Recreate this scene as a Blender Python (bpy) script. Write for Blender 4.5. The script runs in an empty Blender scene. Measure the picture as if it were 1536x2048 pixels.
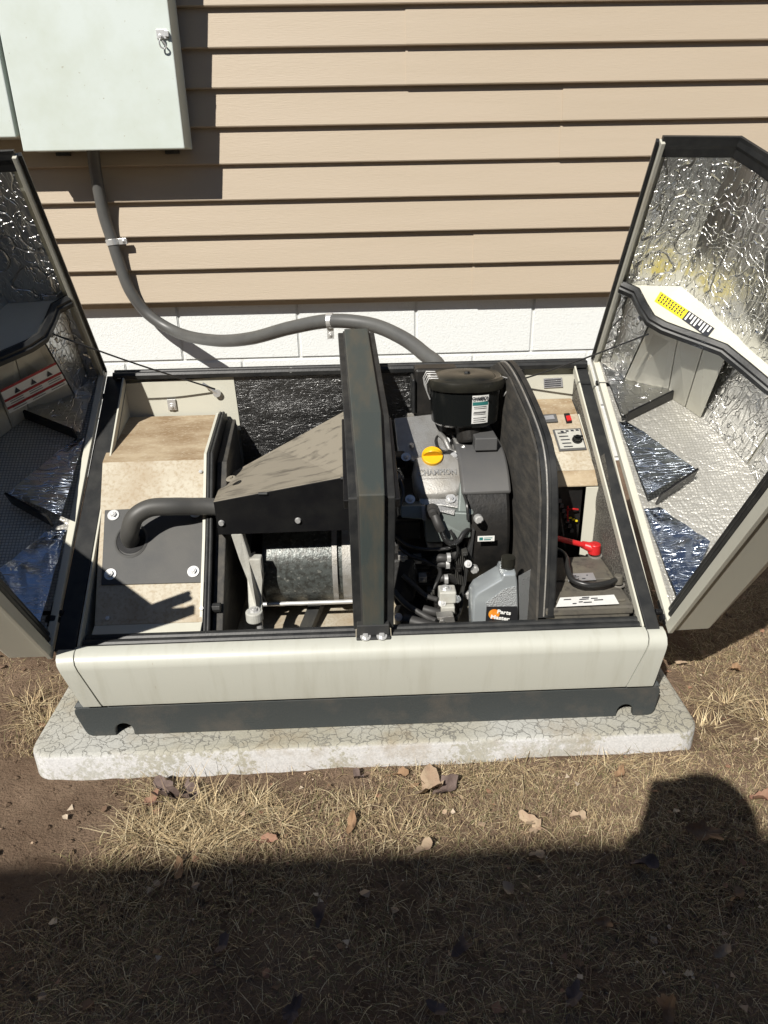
import bpy, bmesh, math, random
import numpy as np
from mathutils import Vector, Matrix, noise
S = bpy.context.scene
COL = S.collection
random.seed(7)
RNG = np.random.default_rng(11)

# ------------------------------------------------------------------ camera
cd = bpy.data.cameras.new('camera'); cam = bpy.data.objects.new('camera', cd); COL.objects.link(cam)
_R = Vector((0.99923, -0.03467, -0.01836)).normalized()
_F = Vector((0.02433, 0.91475, -0.40328)).normalized()
_U = _R.cross(_F).normalized(); _R = _F.cross(_U).normalized()
m = Matrix((( _R.x, _U.x, -_F.x, -0.0890), (_R.y, _U.y, -_F.y, -2.4912), (_R.z, _U.z, -_F.z, 0.9278), (0, 0, 0, 1)))
cam.matrix_world = m
cd.sensor_fit = 'VERTICAL'; cd.sensor_height = 24.0; cd.lens = 24.0*1430.19/2048.0
cd.clip_start = 0.02; cd.clip_end = 500
S.camera = cam
# ------------------------------------------------------------------ sky, sun, exposure
SUN = Vector((0.49, 0.89, -0.93)).normalized()          # direction in which the sunlight travels
w = bpy.data.worlds.new('World'); S.world = w; w.use_nodes = True
nt = w.node_tree; nt.nodes.clear()
sky = nt.nodes.new('ShaderNodeTexSky'); sky.sky_type = 'NISHITA'; sky.sun_disc = False
elev = math.asin(-SUN.z); az = math.atan2(-SUN.x, -SUN.y)
sky.sun_elevation = elev; sky.sun_rotation = az
sky.air_density = 0.8; sky.dust_density = 0.0; sky.ozone_density = 1.6
bg = nt.nodes.new('ShaderNodeBackground'); bg.inputs[1].default_value = 0.05
ow = nt.nodes.new('ShaderNodeOutputWorld')
nt.links.new(sky.outputs[0], bg.inputs[0]); nt.links.new(bg.outputs[0], ow.inputs[0])
ld = bpy.data.lights.new('sun', 'SUN'); ld.energy = 5.0; ld.angle = math.radians(0.53); ld.color = (1, 0.955, 0.88)
sun = bpy.data.objects.new('sun', ld); COL.objects.link(sun)
sun.rotation_euler = SUN.to_track_quat('-Z', 'Y').to_euler()
S.view_settings.view_transform = 'Standard'; S.view_settings.look = 'None'
S.view_settings.exposure = 0.30; S.view_settings.gamma = 1.0; S.view_settings.use_curve_mapping = False
S.render.engine = 'CYCLES'

# ------------------------------------------------------------------ helpers
WM = {}
def parent_to(o, p, M=None):
    M = M if M is not None else Matrix.Identity(4)
    o.matrix_basis = M
    if p is not None:
        o.parent = p; o.matrix_parent_inverse = WM[p].inverted()
    WM[o] = M.copy()
def thing(name, loc, label, cat, group=None):
    o = bpy.data.objects.new(name, None); COL.objects.link(o); o.empty_display_size = 0.05
    o['label'] = label; o['category'] = cat
    if group: o['group'] = group
    parent_to(o, None, Matrix.Translation(Vector(loc)))
    return o
def tag(o, label, cat, group=None):
    o['label'] = label; o['category'] = cat
    if group: o['group'] = group
    return o
def mesh(name, bm, mat, smooth=False, recalc=True):
    if recalc: bmesh.ops.recalc_face_normals(bm, faces=bm.faces)
    me = bpy.data.meshes.new(name); bm.to_mesh(me); bm.free()
    if isinstance(mat, (list, tuple)):
        for x in mat: me.materials.append(x)
    else: me.materials.append(mat)
    if smooth:
        me.polygons.foreach_set('use_smooth', [True]*len(me.polygons))
        try: me.set_sharp_from_angle(angle=math.radians(smooth if smooth > 1 else 40))
        except Exception: pass
    return me
def link(name, me, p=None, M=None, bev=0.0):
    o = bpy.data.objects.new(name, me); COL.objects.link(o); parent_to(o, p, M)
    if bev:
        b = o.modifiers.new('edge', 'BEVEL'); b.width = bev; b.segments = 2; b.limit_method = 'ANGLE'; b.angle_limit = math.radians(35)
    return o
def obj(name, bm, mat, p=None, bev=0.0, smooth=False, M=None, kind=None, label=None):
    o = link(name, mesh(name, bm, mat, smooth), p, M, bev)
    if kind: o['kind'] = kind
    if label: o['label'] = label
    return o
B = bmesh.new
def LI(i, a, b): return Vector(a)+Vector(b)*i
def V3(*a): return Vector(a)
def box(bm, lo, hi, mi=0):
    x0, y0, z0 = lo; x1, y1, z1 = hi
    v = [bm.verts.new(c) for c in ((x0,y0,z0),(x1,y0,z0),(x1,y1,z0),(x0,y1,z0),(x0,y0,z1),(x1,y0,z1),(x1,y1,z1),(x0,y1,z1))]
    for f in ((3,2,1,0),(4,5,6,7),(0,1,5,4),(1,2,6,5),(2,3,7,6),(3,0,4,7)):
        bm.faces.new([v[i] for i in f]).material_index = mi
    return bm
def plate(bm, pts, off):
    """polygon pts extruded by vector off"""
    off = Vector(off); a = [bm.verts.new(p) for p in pts]; b = [bm.verts.new(Vector(p)+off) for p in pts]
    bm.faces.new(a); bm.faces.new(list(reversed(b)))
    n = len(pts)
    for i in range(n): bm.faces.new((a[i], b[i], b[(i+1) % n], a[(i+1) % n]))
    return bm
def ringed(bm, rings, cap=True, closed_ring=True):
    vs = [[bm.verts.new(p) for p in r] for r in rings]
    for i in range(len(vs)-1):
        n = len(vs[i])
        for j in range(n if closed_ring else n-1):
            bm.faces.new((vs[i][j], vs[i][(j+1) % n], vs[i+1][(j+1) % n], vs[i+1][j]))
    if cap: bm.faces.new(list(reversed(vs[0]))); bm.faces.new(vs[-1])
    return vs
def frame(d):
    d = d.normalized(); a = Vector((0,0,1)) if abs(d.z) < 0.9 else Vector((1,0,0))
    u = d.cross(a).normalized(); return u, d.cross(u).normalized()
def cyl(bm, p0, p1, r0, r1=None, n=20):
    p0 = Vector(p0); p1 = Vector(p1); r1 = r0 if r1 is None else r1
    u, v = frame(p1-p0)
    ringed(bm, [[p+(u*math.cos(t)+v*math.sin(t))*r for t in [2*math.pi*i/n for i in range(n)]] for p, r in ((p0, r0), (p1, r1))])
    return bm
def catmull(pts, k=8):
    P = [Vector(p) for p in pts]; P = [2*P[0]-P[1]]+P+[2*P[-1]-P[-2]]; out = []
    for i in range(1, len(P)-2):
        for j in range(k):
            t = j/k
            out.append(0.5*((2*P[i])+(-P[i-1]+P[i+1])*t+(2*P[i-1]-5*P[i]+4*P[i+1]-P[i+2])*t*t+(-P[i-1]+3*P[i]-3*P[i+1]+P[i+2])*t**3))
    out.append(P[-2]); return out
def tube(bm, pts, r, n=12, k=8, smoothpath=True, ribs=0.0):
    P = catmull(pts, k) if smoothpath else [Vector(p) for p in pts]
    rings = []; u = None
    for i, p in enumerate(P):
        d = (P[min(i+1, len(P)-1)]-P[max(i-1, 0)]).normalized()
        if u is None: u, v = frame(d)
        else:
            u = (u-d*u.dot(d)).normalized(); v = d.cross(u)
        rr = r*(1+ribs*(i % 2))
        rings.append([p+(u*math.cos(t)+v*math.sin(t))*rr for t in [2*math.pi*j/n for j in range(n)]])
    ringed(bm, rings); return bm
def sweep(bm, pts, up, w, h, ridges=0):
    """rectangular strip following a polyline: w across, h along 'up'; optional raised ridges"""
    P = [Vector(p) for p in pts]; up = Vector(up).normalized(); rings = []
    for i, p in enumerate(P):
        d0 = (P[i]-P[i-1]).normalized() if i else (P[1]-P[0]).normalized()
        d1 = (P[i+1]-P[i]).normalized() if i < len(P)-1 else d0
        s0 = up.cross(d0).normalized(); s1 = up.cross(d1).normalized(); s = (s0+s1).normalized(); s = s/max(0.5, s.dot(s0))
        sec = []
        if ridges:
            n = ridges*4
            for j in range(n+1):
                t = j/n-0.5; sec.append(p+s*w*t+up*(h*(0.62+0.38*abs(math.sin(math.pi*ridges*(t+0.5)))**0.6)))
        else: sec = [p-s*w/2+up*h, p+s*w/2+up*h]
        sec = [p-s*w/2]+sec+[p+s*w/2]
        rings.append(sec)
    ringed(bm, rings); return bm
def bolt(bm, p, n, r=0.006, washer=True):
    p = Vector(p); n = Vector(n).normalized()
    if washer: cyl(bm, p, p+n*0.0015, r*1.75, n=20)
    cyl(bm, p+n*0.001, p+n*r*0.95, r*1.02, r*0.97, n=6)
    cyl(bm, p+n*r*0.9, p+n*r*1.15, r*0.7, r*0.5, n=12)
    return bm
def grid_sheet(bm, fn, nu, nv):
    vs = [[bm.verts.new(fn(i/nu, j/nv)) for j in range(nv+1)] for i in range(nu+1)]
    for i in range(nu):
        for j in range(nv): bm.faces.new((vs[i][j], vs[i+1][j], vs[i+1][j+1], vs[i][j+1]))
    return bm
def quad_fn(a, b, c, d):
    a, b, c, d = map(Vector, (a, b, c, d))
    return lambda u, v: (a*(1-u)+b*u)*(1-v)+(d*(1-u)+c*u)*v
def text_mesh(body, size, mat, ext=0.0, spacing=1.0, bold=0.0):
    cu = bpy.data.curves.new('lettering', 'FONT'); cu.body = body; cu.size = size; cu.extrude = ext
    cu.align_x = 'CENTER'; cu.align_y = 'CENTER'; cu.space_character = spacing; cu.offset = bold; cu.resolution_u = 3
    o = bpy.data.objects.new('lettering', cu); COL.objects.link(o)
    dg = bpy.context.evaluated_depsgraph_get(); me = bpy.data.meshes.new_from_object(o.evaluated_get(dg))
    bpy.data.objects.remove(o); me.materials.clear(); me.materials.append(mat); return me
def surf_matrix(p, right, up, sx=1.0, sy=1.0, shear=0.0):
    r = Vector(right).normalized(); n = r.cross(Vector(up)).normalized(); u = n.cross(r)
    p = Vector(p)
    return Matrix(((r.x*sx, (u.x+r.x*shear)*sy, n.x, p.x), (r.y*sx, (u.y+r.y*shear)*sy, n.y, p.y), (r.z*sx, (u.z+r.z*shear)*sy, n.z, p.z), (0,0,0,1)))

# ------------------------------------------------------------------ materials
def mat(name, col, rough=0.5, metal=0.0, col2=None, s=20.0, amt=0.5, thr=(0.4, 0.65), streak=None, bump=None, bump2=None, spec=0.5, col3=None, s3=90.0, thr3=(0.55, 0.7), coat=0.0, coord='Object'):
    m = bpy.data.materials.new(name); m.use_nodes = True; n = m.node_tree; L = n.links
    b = n.nodes['Principled BSDF']; b.inputs['Roughness'].default_value = rough; b.inputs['Metallic'].default_value = metal
    b.inputs['Specular IOR Level'].default_value = spec; b.inputs['Base Color'].default_value = (*col, 1)
    if coat: b.inputs['Coat Weight'].default_value = coat; b.inputs['Coat Roughness'].default_value = 0.15
    tc = n.nodes.new('ShaderNodeTexCoord'); src = tc.outputs[coord]
    mp = n.nodes.new('ShaderNodeMapping'); L.new(src, mp.inputs[0])
    if streak: mp.inputs['Scale'].default_value = streak
    out = None
    def nz(scale, det=6, r=0.6, vec=None):
        t = n.nodes.new('ShaderNodeTexNoise'); t.inputs['Scale'].default_value = scale; t.inputs['Detail'].default_value = det
        t.inputs['Roughness'].default_value = r; L.new(vec if vec else mp.outputs[0], t.inputs[0]); return t
    def mixc(fac_socket, a, c, th, mul):
        mr = n.nodes.new('ShaderNodeMapRange'); mr.inputs[1].default_value = th[0]; mr.inputs[2].default_value = th[1]
        mr.inputs[4].default_value = mul; L.new(fac_socket, mr.inputs[0])
        mx = n.nodes.new('ShaderNodeMix'); mx.data_type = 'RGBA'; L.new(mr.outputs[0], mx.inputs[0])
        if isinstance(a, tuple): mx.inputs[6].default_value = (*a, 1)
        else: L.new(a, mx.inputs[6])
        mx.inputs[7].default_value = (*c, 1); return mx.outputs[2]
    if col2 is not None: out = mixc(nz(s).outputs[0], col, col2, thr, amt)
    if col3 is not None: out = mixc(nz(s3, 3).outputs[0], out if out is not None else col, col3, thr3, 0.8)
    if out is not None: L.new(out, b.inputs['Base Color'])
    last = None
    for bp in (bump, bump2):
        if not bp: continue
        kind, sc, st = bp
        if kind == 'noise': h = nz(sc, 5, 0.65, src if not streak else None).outputs[0]
        elif kind == 'cell':
            t = n.nodes.new('ShaderNodeTexVoronoi'); t.inputs['Scale'].default_value = sc; L.new(src, t.inputs[0]); h = t.outputs[0]
        bn = n.nodes.new('ShaderNodeBump'); bn.inputs['Strength'].default_value = st; bn.inputs['Distance'].default_value = 0.004
        L.new(h, bn.inputs['Height'])
        if last: L.new(last, bn.inputs['Normal'])
        last = bn.outputs[0]
    if last: L.new(last, b.inputs['Normal'])
    m['b'] = 1
    return m
def foil_mat(name, base, rough, s1, s2, st, scrim=0.0, stretch=(1,1,1), dist=0.006, crease=0.0, cstr=((3.2, 0.8, 0.8), (0.9, 3.0, 1.6))):
    m = bpy.data.materials.new(name); m.use_nodes = True; n = m.node_tree; L = n.links
    b = n.nodes['Principled BSDF']; b.inputs['Roughness'].default_value = rough; b.inputs['Metallic'].default_value = 1.0
    b.inputs['Base Color'].default_value = (*base, 1)
    tc = n.nodes.new('ShaderNodeTexCoord'); mp = n.nodes.new('ShaderNodeMapping'); mp.inputs['Scale'].default_value = stretch
    L.new(tc.outputs['Object'], mp.inputs[0])
    nz = n.nodes.new('ShaderNodeTexNoise'); nz.inputs['Scale'].default_value = 9; nz.inputs['Detail'].default_value = 4
    L.new(mp.outputs[0], nz.inputs[0])
    ad = n.nodes.new('ShaderNodeVectorMath'); ad.operation = 'MULTIPLY_ADD'; ad.inputs[1].default_value = (0.12, 0.12, 0.12)
    L.new(nz.outputs['Color'], ad.inputs[0]); L.new(mp.outputs[0], ad.inputs[2])
    last = None
    for sc, k, d in ((s1, st, dist), (s2, st*0.8, dist*0.4)):
        v = n.nodes.new('ShaderNodeTexVoronoi'); v.feature = 'DISTANCE_TO_EDGE'; v.inputs['Scale'].default_value = sc; L.new(ad.outputs[0], v.inputs[0])
        mr = n.nodes.new('ShaderNodeMapRange'); mr.inputs[1].default_value = 0; mr.inputs[2].default_value = 0.22; L.new(v.outputs[0], mr.inputs[0])
        bn = n.nodes.new('ShaderNodeBump'); bn.inputs['Strength'].default_value = k; bn.inputs['Distance'].default_value = d
        L.new(mr.outputs[0], bn.inputs['Height'])
        if last: L.new(last, bn.inputs['Normal'])
        last = bn.outputs[0]
    if crease:
        for sc_, st3, rot_ in ((5.0, cstr[0], 0.2 if cstr[0][0] > 4 else 0.5), (7.0, cstr[1], -0.6)):
            m2 = n.nodes.new('ShaderNodeMapping'); m2.inputs['Scale'].default_value = st3; m2.inputs['Rotation'].default_value = (0.2, 0.3, rot_); L.new(tc.outputs['Object'], m2.inputs[0])
            c_ = n.nodes.new('ShaderNodeTexNoise'); c_.inputs['Scale'].default_value = sc_; c_.inputs['Detail'].default_value = 3; L.new(m2.outputs[0], c_.inputs[0])
            sb = n.nodes.new('ShaderNodeMath'); sb.operation = 'PINGPONG'; sb.inputs[1].default_value = 0.035; L.new(c_.outputs[0], sb.inputs[0])
            r_ = n.nodes.new('ShaderNodeMapRange'); r_.inputs[1].default_value = 0.0; r_.inputs[2].default_value = 0.006; L.new(sb.outputs[0], r_.inputs[0])
            bb = n.nodes.new('ShaderNodeBump'); bb.inputs['Strength'].default_value = crease; bb.inputs['Distance'].default_value = 0.004; L.new(r_.outputs[0], bb.inputs['Height']); L.new(last, bb.inputs['Normal']); last = bb.outputs[0]
    n2 = n.nodes.new('ShaderNodeTexNoise'); n2.inputs['Scale'].default_value = s1*0.35; n2.inputs['Detail'].default_value = 7; L.new(mp.outputs[0], n2.inputs[0])
    bn = n.nodes.new('ShaderNodeBump'); bn.inputs['Strength'].default_value = min(1, st); bn.inputs['Distance'].default_value = dist*2.2
    L.new(n2.outputs[0], bn.inputs['Height']); L.new(last, bn.inputs['Normal']); last = bn.outputs[0]
    if scrim:
        # woven fibreglass scrim pressed into the foil: a fine square grid of raised dull threads
        sep = n.nodes.new('ShaderNodeSeparateXYZ'); L.new(tc.outputs['Object'], sep.inputs[0]); fs = []
        for k in (0, 1):
            mu = n.nodes.new('ShaderNodeMath'); mu.operation = 'MULTIPLY'; mu.inputs[1].default_value = 1/0.0062; L.new(sep.outputs[k], mu.inputs[0])
            fr = n.nodes.new('ShaderNodeMath'); fr.operation = 'PINGPONG'; fr.inputs[1].default_value = 0.5; L.new(mu.outputs[0], fr.inputs[0])
            lt = n.nodes.new('ShaderNodeMath'); lt.operation = 'LESS_THAN'; lt.inputs[1].default_value = 0.13; L.new(fr.outputs[0], lt.inputs[0]); fs.append(lt)
        mx = n.nodes.new('ShaderNodeMath'); mx.operation = 'MAXIMUM'; L.new(fs[0].outputs[0], mx.inputs[0]); L.new(fs[1].outputs[0], mx.inputs[1])
        bs = n.nodes.new('ShaderNodeBump'); bs.inputs['Strength'].default_value = 0.8; bs.inputs['Distance'].default_value = 0.001
        L.new(mx.outputs[0], bs.inputs['Height']); L.new(last, bs.inputs['Normal']); last = bs.outputs[0]
        mc = n.nodes.new('ShaderNodeMix'); mc.data_type = 'RGBA'; mc.inputs[6].default_value = (*base, 1); mc.inputs[7].default_value = (0.30, 0.29, 0.26, 1)
        L.new(mx.outputs[0], mc.inputs[0]); L.new(mc.outputs[2], b.inputs['Base Color'])
        mm = n.nodes.new('ShaderNodeMapRange'); mm.inputs[3].default_value = 1-scrim; mm.inputs[4].default_value = 0.0; L.new(mx.outputs[0], mm.inputs[0]); L.new(mm.outputs[0], b.inputs['Metallic'])
    L.new(last, b.inputs['Normal'])
    return m
M = {}
M['cream'] = mat('cream_paint', (0.56, 0.55, 0.47), 0.42, col2=(0.46, 0.43, 0.34), s=7, amt=0.5, thr=(0.5, 0.8), bump=('noise', 500, 0.04), col3=(0.36, 0.30, 0.2), s3=160, thr3=(0.7, 0.78))
M['cream_front'] = mat('weather_streaked_cream_panel', (0.49, 0.495, 0.44), 0.40, col2=(0.38, 0.375, 0.31), s=13, amt=0.55, thr=(0.5, 0.78), streak=(3.5, 1, 0.35), bump=('noise', 25, 0.03), col3=(0.30, 0.24, 0.16), s3=75, thr3=(0.72, 0.78))
M['cream_shade'] = mat('cream_paint_shaded', (0.52, 0.51, 0.44), 0.45, col2=(0.40, 0.34, 0.25), s=9, amt=0.7, thr=(0.5, 0.75), bump=('noise', 500, 0.05))  # darker copy of the cream paint, shade put into its colour
M['cream_dusty'] = mat('dusty_cream_sheet', (0.50, 0.46, 0.37), 0.75, col2=(0.33, 0.25, 0.16), s=9, amt=0.8, thr=(0.42, 0.72), col3=(0.30, 0.22, 0.13), s3=150, thr3=(0.46, 0.80), bump=('noise', 300, 0.1))
M['brown_dust'] = mat('brown_dust_on_cream', (0.42, 0.34, 0.23), 0.85, col2=(0.22, 0.145, 0.075), s=9, amt=0.9, thr=(0.38, 0.62), streak=(1, 2.2, 1), col3=(0.5, 0.44, 0.34), s3=130, thr3=(0.55, 0.75))
M['siding'] = mat('tan_vinyl_siding', (0.442, 0.368, 0.280), 0.5, col2=(0.385, 0.318, 0.232), s=3, amt=0.5, thr=(0.35, 0.75), streak=(0.35, 1, 5), bump=('noise', 90, 0.22), spec=0.3)
M['block'] = mat('white_painted_block', (0.72, 0.74, 0.73), 0.75, col2=(0.54, 0.55, 0.53), s=60, amt=0.55, thr=(0.55, 0.8), bump=('noise', 130, 0.45), bump2=('cell', 260, 0.15), spec=0.2)
M['mortar'] = mat('white_painted_mortar', (0.66, 0.67, 0.66), 0.8, bump=('noise', 200, 0.4), spec=0.2)
M['box'] = mat('pale_grey_enamel', (0.60, 0.66, 0.63), 0.4, col2=(0.52, 0.57, 0.50), s=6, amt=0.7, col3=(0.36, 0.34, 0.26), s3=70, thr3=(0.70, 0.76), spec=0.4)
M['conduit'] = mat('grey_conduit_jacket', (0.085, 0.085, 0.082), 0.42, bump=('noise', 400, 0.03), col2=(0.13, 0.13, 0.12), s=15, amt=0.4)
M['rubber'] = mat('black_rubber_seal', (0.015, 0.016, 0.017), 0.45, spec=0.4, col2=(0.038, 0.038, 0.036), s=30, amt=0.7, bump=('noise', 200, 0.08))
M['black'] = mat('black_steel', (0.006, 0.006, 0.007), 0.4, spec=0.3, col2=(0.015, 0.015, 0.014), s=18, amt=0.6, bump=('noise', 300, 0.04))
M['black_dust'] = mat('dusty_black_steel', (0.026, 0.027, 0.028), 0.6, col2=(0.07, 0.066, 0.055), s=14, amt=0.75, thr=(0.4, 0.7), bump=('noise', 300, 0.08), streak=(1.6, 1, 0.5))
M['beamgrey'] = mat('weathered_grey_green_steel', (0.042, 0.052, 0.050), 0.42, col2=(0.085, 0.072, 0.052), s=12, amt=0.8, thr=(0.45, 0.7), bump=('noise', 260, 0.06), streak=(2.5, 0.7, 0.7))
M['foam'] = mat('ribbed_black_foam', (0.034, 0.033, 0.031), 0.75, col2=(0.09, 0.08, 0.065), s=30, amt=0.7, bump=('noise', 60, 0.3), streak=(2, 0.6, 2))
M['cover'] = mat('brown_streaked_dusty_metal', (0.235, 0.21, 0.165), 0.7, col2=(0.06, 0.052, 0.042), s=16, amt=0.75, thr=(0.52, 0.66), streak=(0.55, 3.4, 3.4), col3=(0.24, 0.215, 0.17), s3=45, thr3=(0.5, 0.8), bump=('noise', 40, 0.06))
M['darkplate'] = mat('charcoal_plate', (0.055, 0.056, 0.056), 0.6, col2=(0.10, 0.095, 0.085), s=10, amt=0.5, bump=('noise', 500, 0.1))
M['pipe'] = mat('dark_painted_pipe', (0.06, 0.06, 0.058), 0.5, bump=('noise', 300, 0.04), col2=(0.09, 0.085, 0.075), s=12, amt=0.5)
M['alu'] = mat('cast_aluminium', (0.42, 0.42, 0.41), 0.42, metal=0.75, col2=(0.30, 0.28, 0.25), s=25, amt=0.6, bump=('noise', 380, 0.25))
M['alu_dull'] = mat('dull_grey_casting', (0.36, 0.35, 0.33), 0.48, metal=0.35, col2=(0.23, 0.21, 0.175), s=30, amt=0.7, bump=('noise', 300, 0.3))
M['castcream'] = mat('pale_casting', (0.50, 0.50, 0.46), 0.55, metal=0.1, col2=(0.36, 0.34, 0.29), s=30, amt=0.6, bump=('noise', 200, 0.2))
M['steel'] = mat('zinc_steel', (0.66, 0.66, 0.65), 0.34, metal=0.6, bump=('noise', 200, 0.05))
M['stator'] = mat('laminated_stator', (0.10, 0.11, 0.105), 0.32, metal=0.3, col2=(0.05, 0.05, 0.045), s=110, amt=0.85, thr=(0.45,0.6), bump=('noise', 150, 0.25), col3=(0.33,0.33,0.30), s3=120, thr3=(0.6,0.72))
M['engine_grey'] = mat('dark_grey_plastic_shroud', (0.085, 0.085, 0.086), 0.5, col2=(0.12, 0.115, 0.105), s=12, amt=0.4, bump=('noise', 500, 0.05))
M['engine_green'] = mat('grey_green_shroud_metal', (0.17, 0.195, 0.185), 0.42, metal=0.2, col2=(0.13, 0.14, 0.13), s=14, amt=0.5, bump=('noise', 300, 0.05))
M['engine_black'] = mat('engine_block_black', (0.010, 0.010, 0.010), 0.45, spec=0.35, col2=(0.028, 0.025, 0.022), s=25, amt=0.6, bump=('noise', 120, 0.2))
M['gloss'] = mat('glossy_black_enamel', (0.008, 0.009, 0.009), 0.16, bump=('noise', 40, 0.015))
M['gloss_dust'] = mat('dusty_glossy_black_lid', (0.010, 0.010, 0.009), 0.28, col2=(0.060, 0.057, 0.040), s=9, amt=0.5, thr=(0.38, 0.7), bump=('noise', 60, 0.03))
M['yellow'] = mat('yellow_plastic', (0.80, 0.44, 0.01), 0.35, bump=('noise', 200, 0.03), col2=(0.62, 0.33, 0.01), s=40, amt=0.4)
M['red'] = mat('red_rubber', (0.55, 0.018, 0.02), 0.38, bump=('noise', 200, 0.03), col2=(0.35, 0.012, 0.012), s=30, amt=0.3)
M['wire'] = mat('black_wire', (0.02, 0.02, 0.02), 0.35, bump=('noise', 300, 0.03))
M['hose'] = mat('black_hose', (0.035, 0.034, 0.033), 0.55, bump=('noise', 200, 0.06))
M['bottle'] = mat('silver_grey_plastic', (0.47, 0.51, 0.53), 0.24, metal=0.5, bump=('noise', 90, 0.05))
M['bottle_tex'] = mat('embossed_silver_plastic', (0.50, 0.52, 0.53), 0.35, metal=0.45, bump=('cell', 420, 0.5))
M['labelblack'] = mat('black_printed_label', (0.02, 0.02, 0.022), 0.35, bump=('noise', 300, 0.02))
M['orange'] = mat('orange_print', (0.75, 0.22, 0.02), 0.4, col2=(0.8, 0.42, 0.05), s=60, amt=0.8, bump=('noise', 300, 0.02))
M['white'] = mat('white_print', (0.78, 0.78, 0.76), 0.45, col2=(0.62, 0.62, 0.58), s=25, amt=0.4, bump=('noise', 300, 0.02))
M['teal'] = mat('teal_print', (0.03, 0.17, 0.16), 0.45, bump=('noise', 300, 0.02))
M['ink'] = mat('dark_ink', (0.02, 0.022, 0.03), 0.5, bump=('noise', 300, 0.02))
M['redink'] = mat('red_ink', (0.35, 0.03, 0.03), 0.5, bump=('noise', 300, 0.02))
M['yellowink'] = mat('yellow_label_print', (0.78, 0.62, 0.02), 0.45, bump=('noise', 300, 0.02))
M['silverlabel'] = mat('silver_label', (0.42, 0.42, 0.44), 0.4, metal=0.4, col2=(0.3, 0.3, 0.3), s=40, amt=0.5, bump=('noise', 300, 0.02))
M['battery'] = mat('dusty_battery_case', (0.10, 0.092, 0.078), 0.6, col2=(0.16, 0.145, 0.11), s=18, amt=0.8, bump=('noise', 300, 0.1), col3=(0.055, 0.05, 0.045), s3=70, thr3=(0.55, 0.7))
M['tray'] = mat('dark_slate_base_tray', (0.040, 0.046, 0.047), 0.6, col2=(0.16, 0.125, 0.095), s=11, amt=0.35, thr=(0.5, 0.75), bump=('noise', 260, 0.2))
M['screen'] = mat('grey_wire_screen', (0.22, 0.21, 0.185), 0.6, metal=0.3, col2=(0.09, 0.085, 0.075), s=300, amt=0.9, thr=(0.45, 0.5), bump=('cell', 500, 0.8))
M['foil'] = foil_mat('crinkled_foil', (0.60, 0.60, 0.59), 0.30, 45, 170, 0.15, stretch=(1.3, 1.0, 0.45), dist=0.0035, crease=0.8)
M['foil_dark'] = foil_mat('embossed_foil_back', (0.17, 0.17, 0.17), 0.36, 260, 480, 0.25, dist=0.0015, crease=0.25, cstr=((0.8, 1, 6.5), (1.5, 1, 3.0)))
M['foil_sky_tint'] = foil_mat('smooth_sky_tinted_foil', (0.60, 0.66, 0.76), 0.20, 20, 60, 0.05, stretch=(2.4, 0.5, 1), dist=0.003, crease=0.32, cstr=((5.0, 0.5, 1.0), (3.0, 1.2, 1.0)))  # blue of the reflected sky put into the foil's base colour
M['foil_scrim'] = foil_mat('scrim_foil', (0.66, 0.65, 0.61), 0.42, 40, 110, 0.25, scrim=0.25, dist=0.004)
M['skin'] = mat('skin', (0.45, 0.28, 0.2), 0.5, bump=('noise', 300, 0.05))
M['cloth'] = mat('dark_cloth', (0.06, 0.07, 0.1), 0.85, bump=('noise', 500, 0.3))
M['fence'] = mat('weathered_fence_board', (0.30, 0.24, 0.18), 0.8, col2=(0.2, 0.15, 0.11), s=8, amt=0.8, streak=(8, 8, 0.7), bump=('noise', 40, 0.2))

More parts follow.
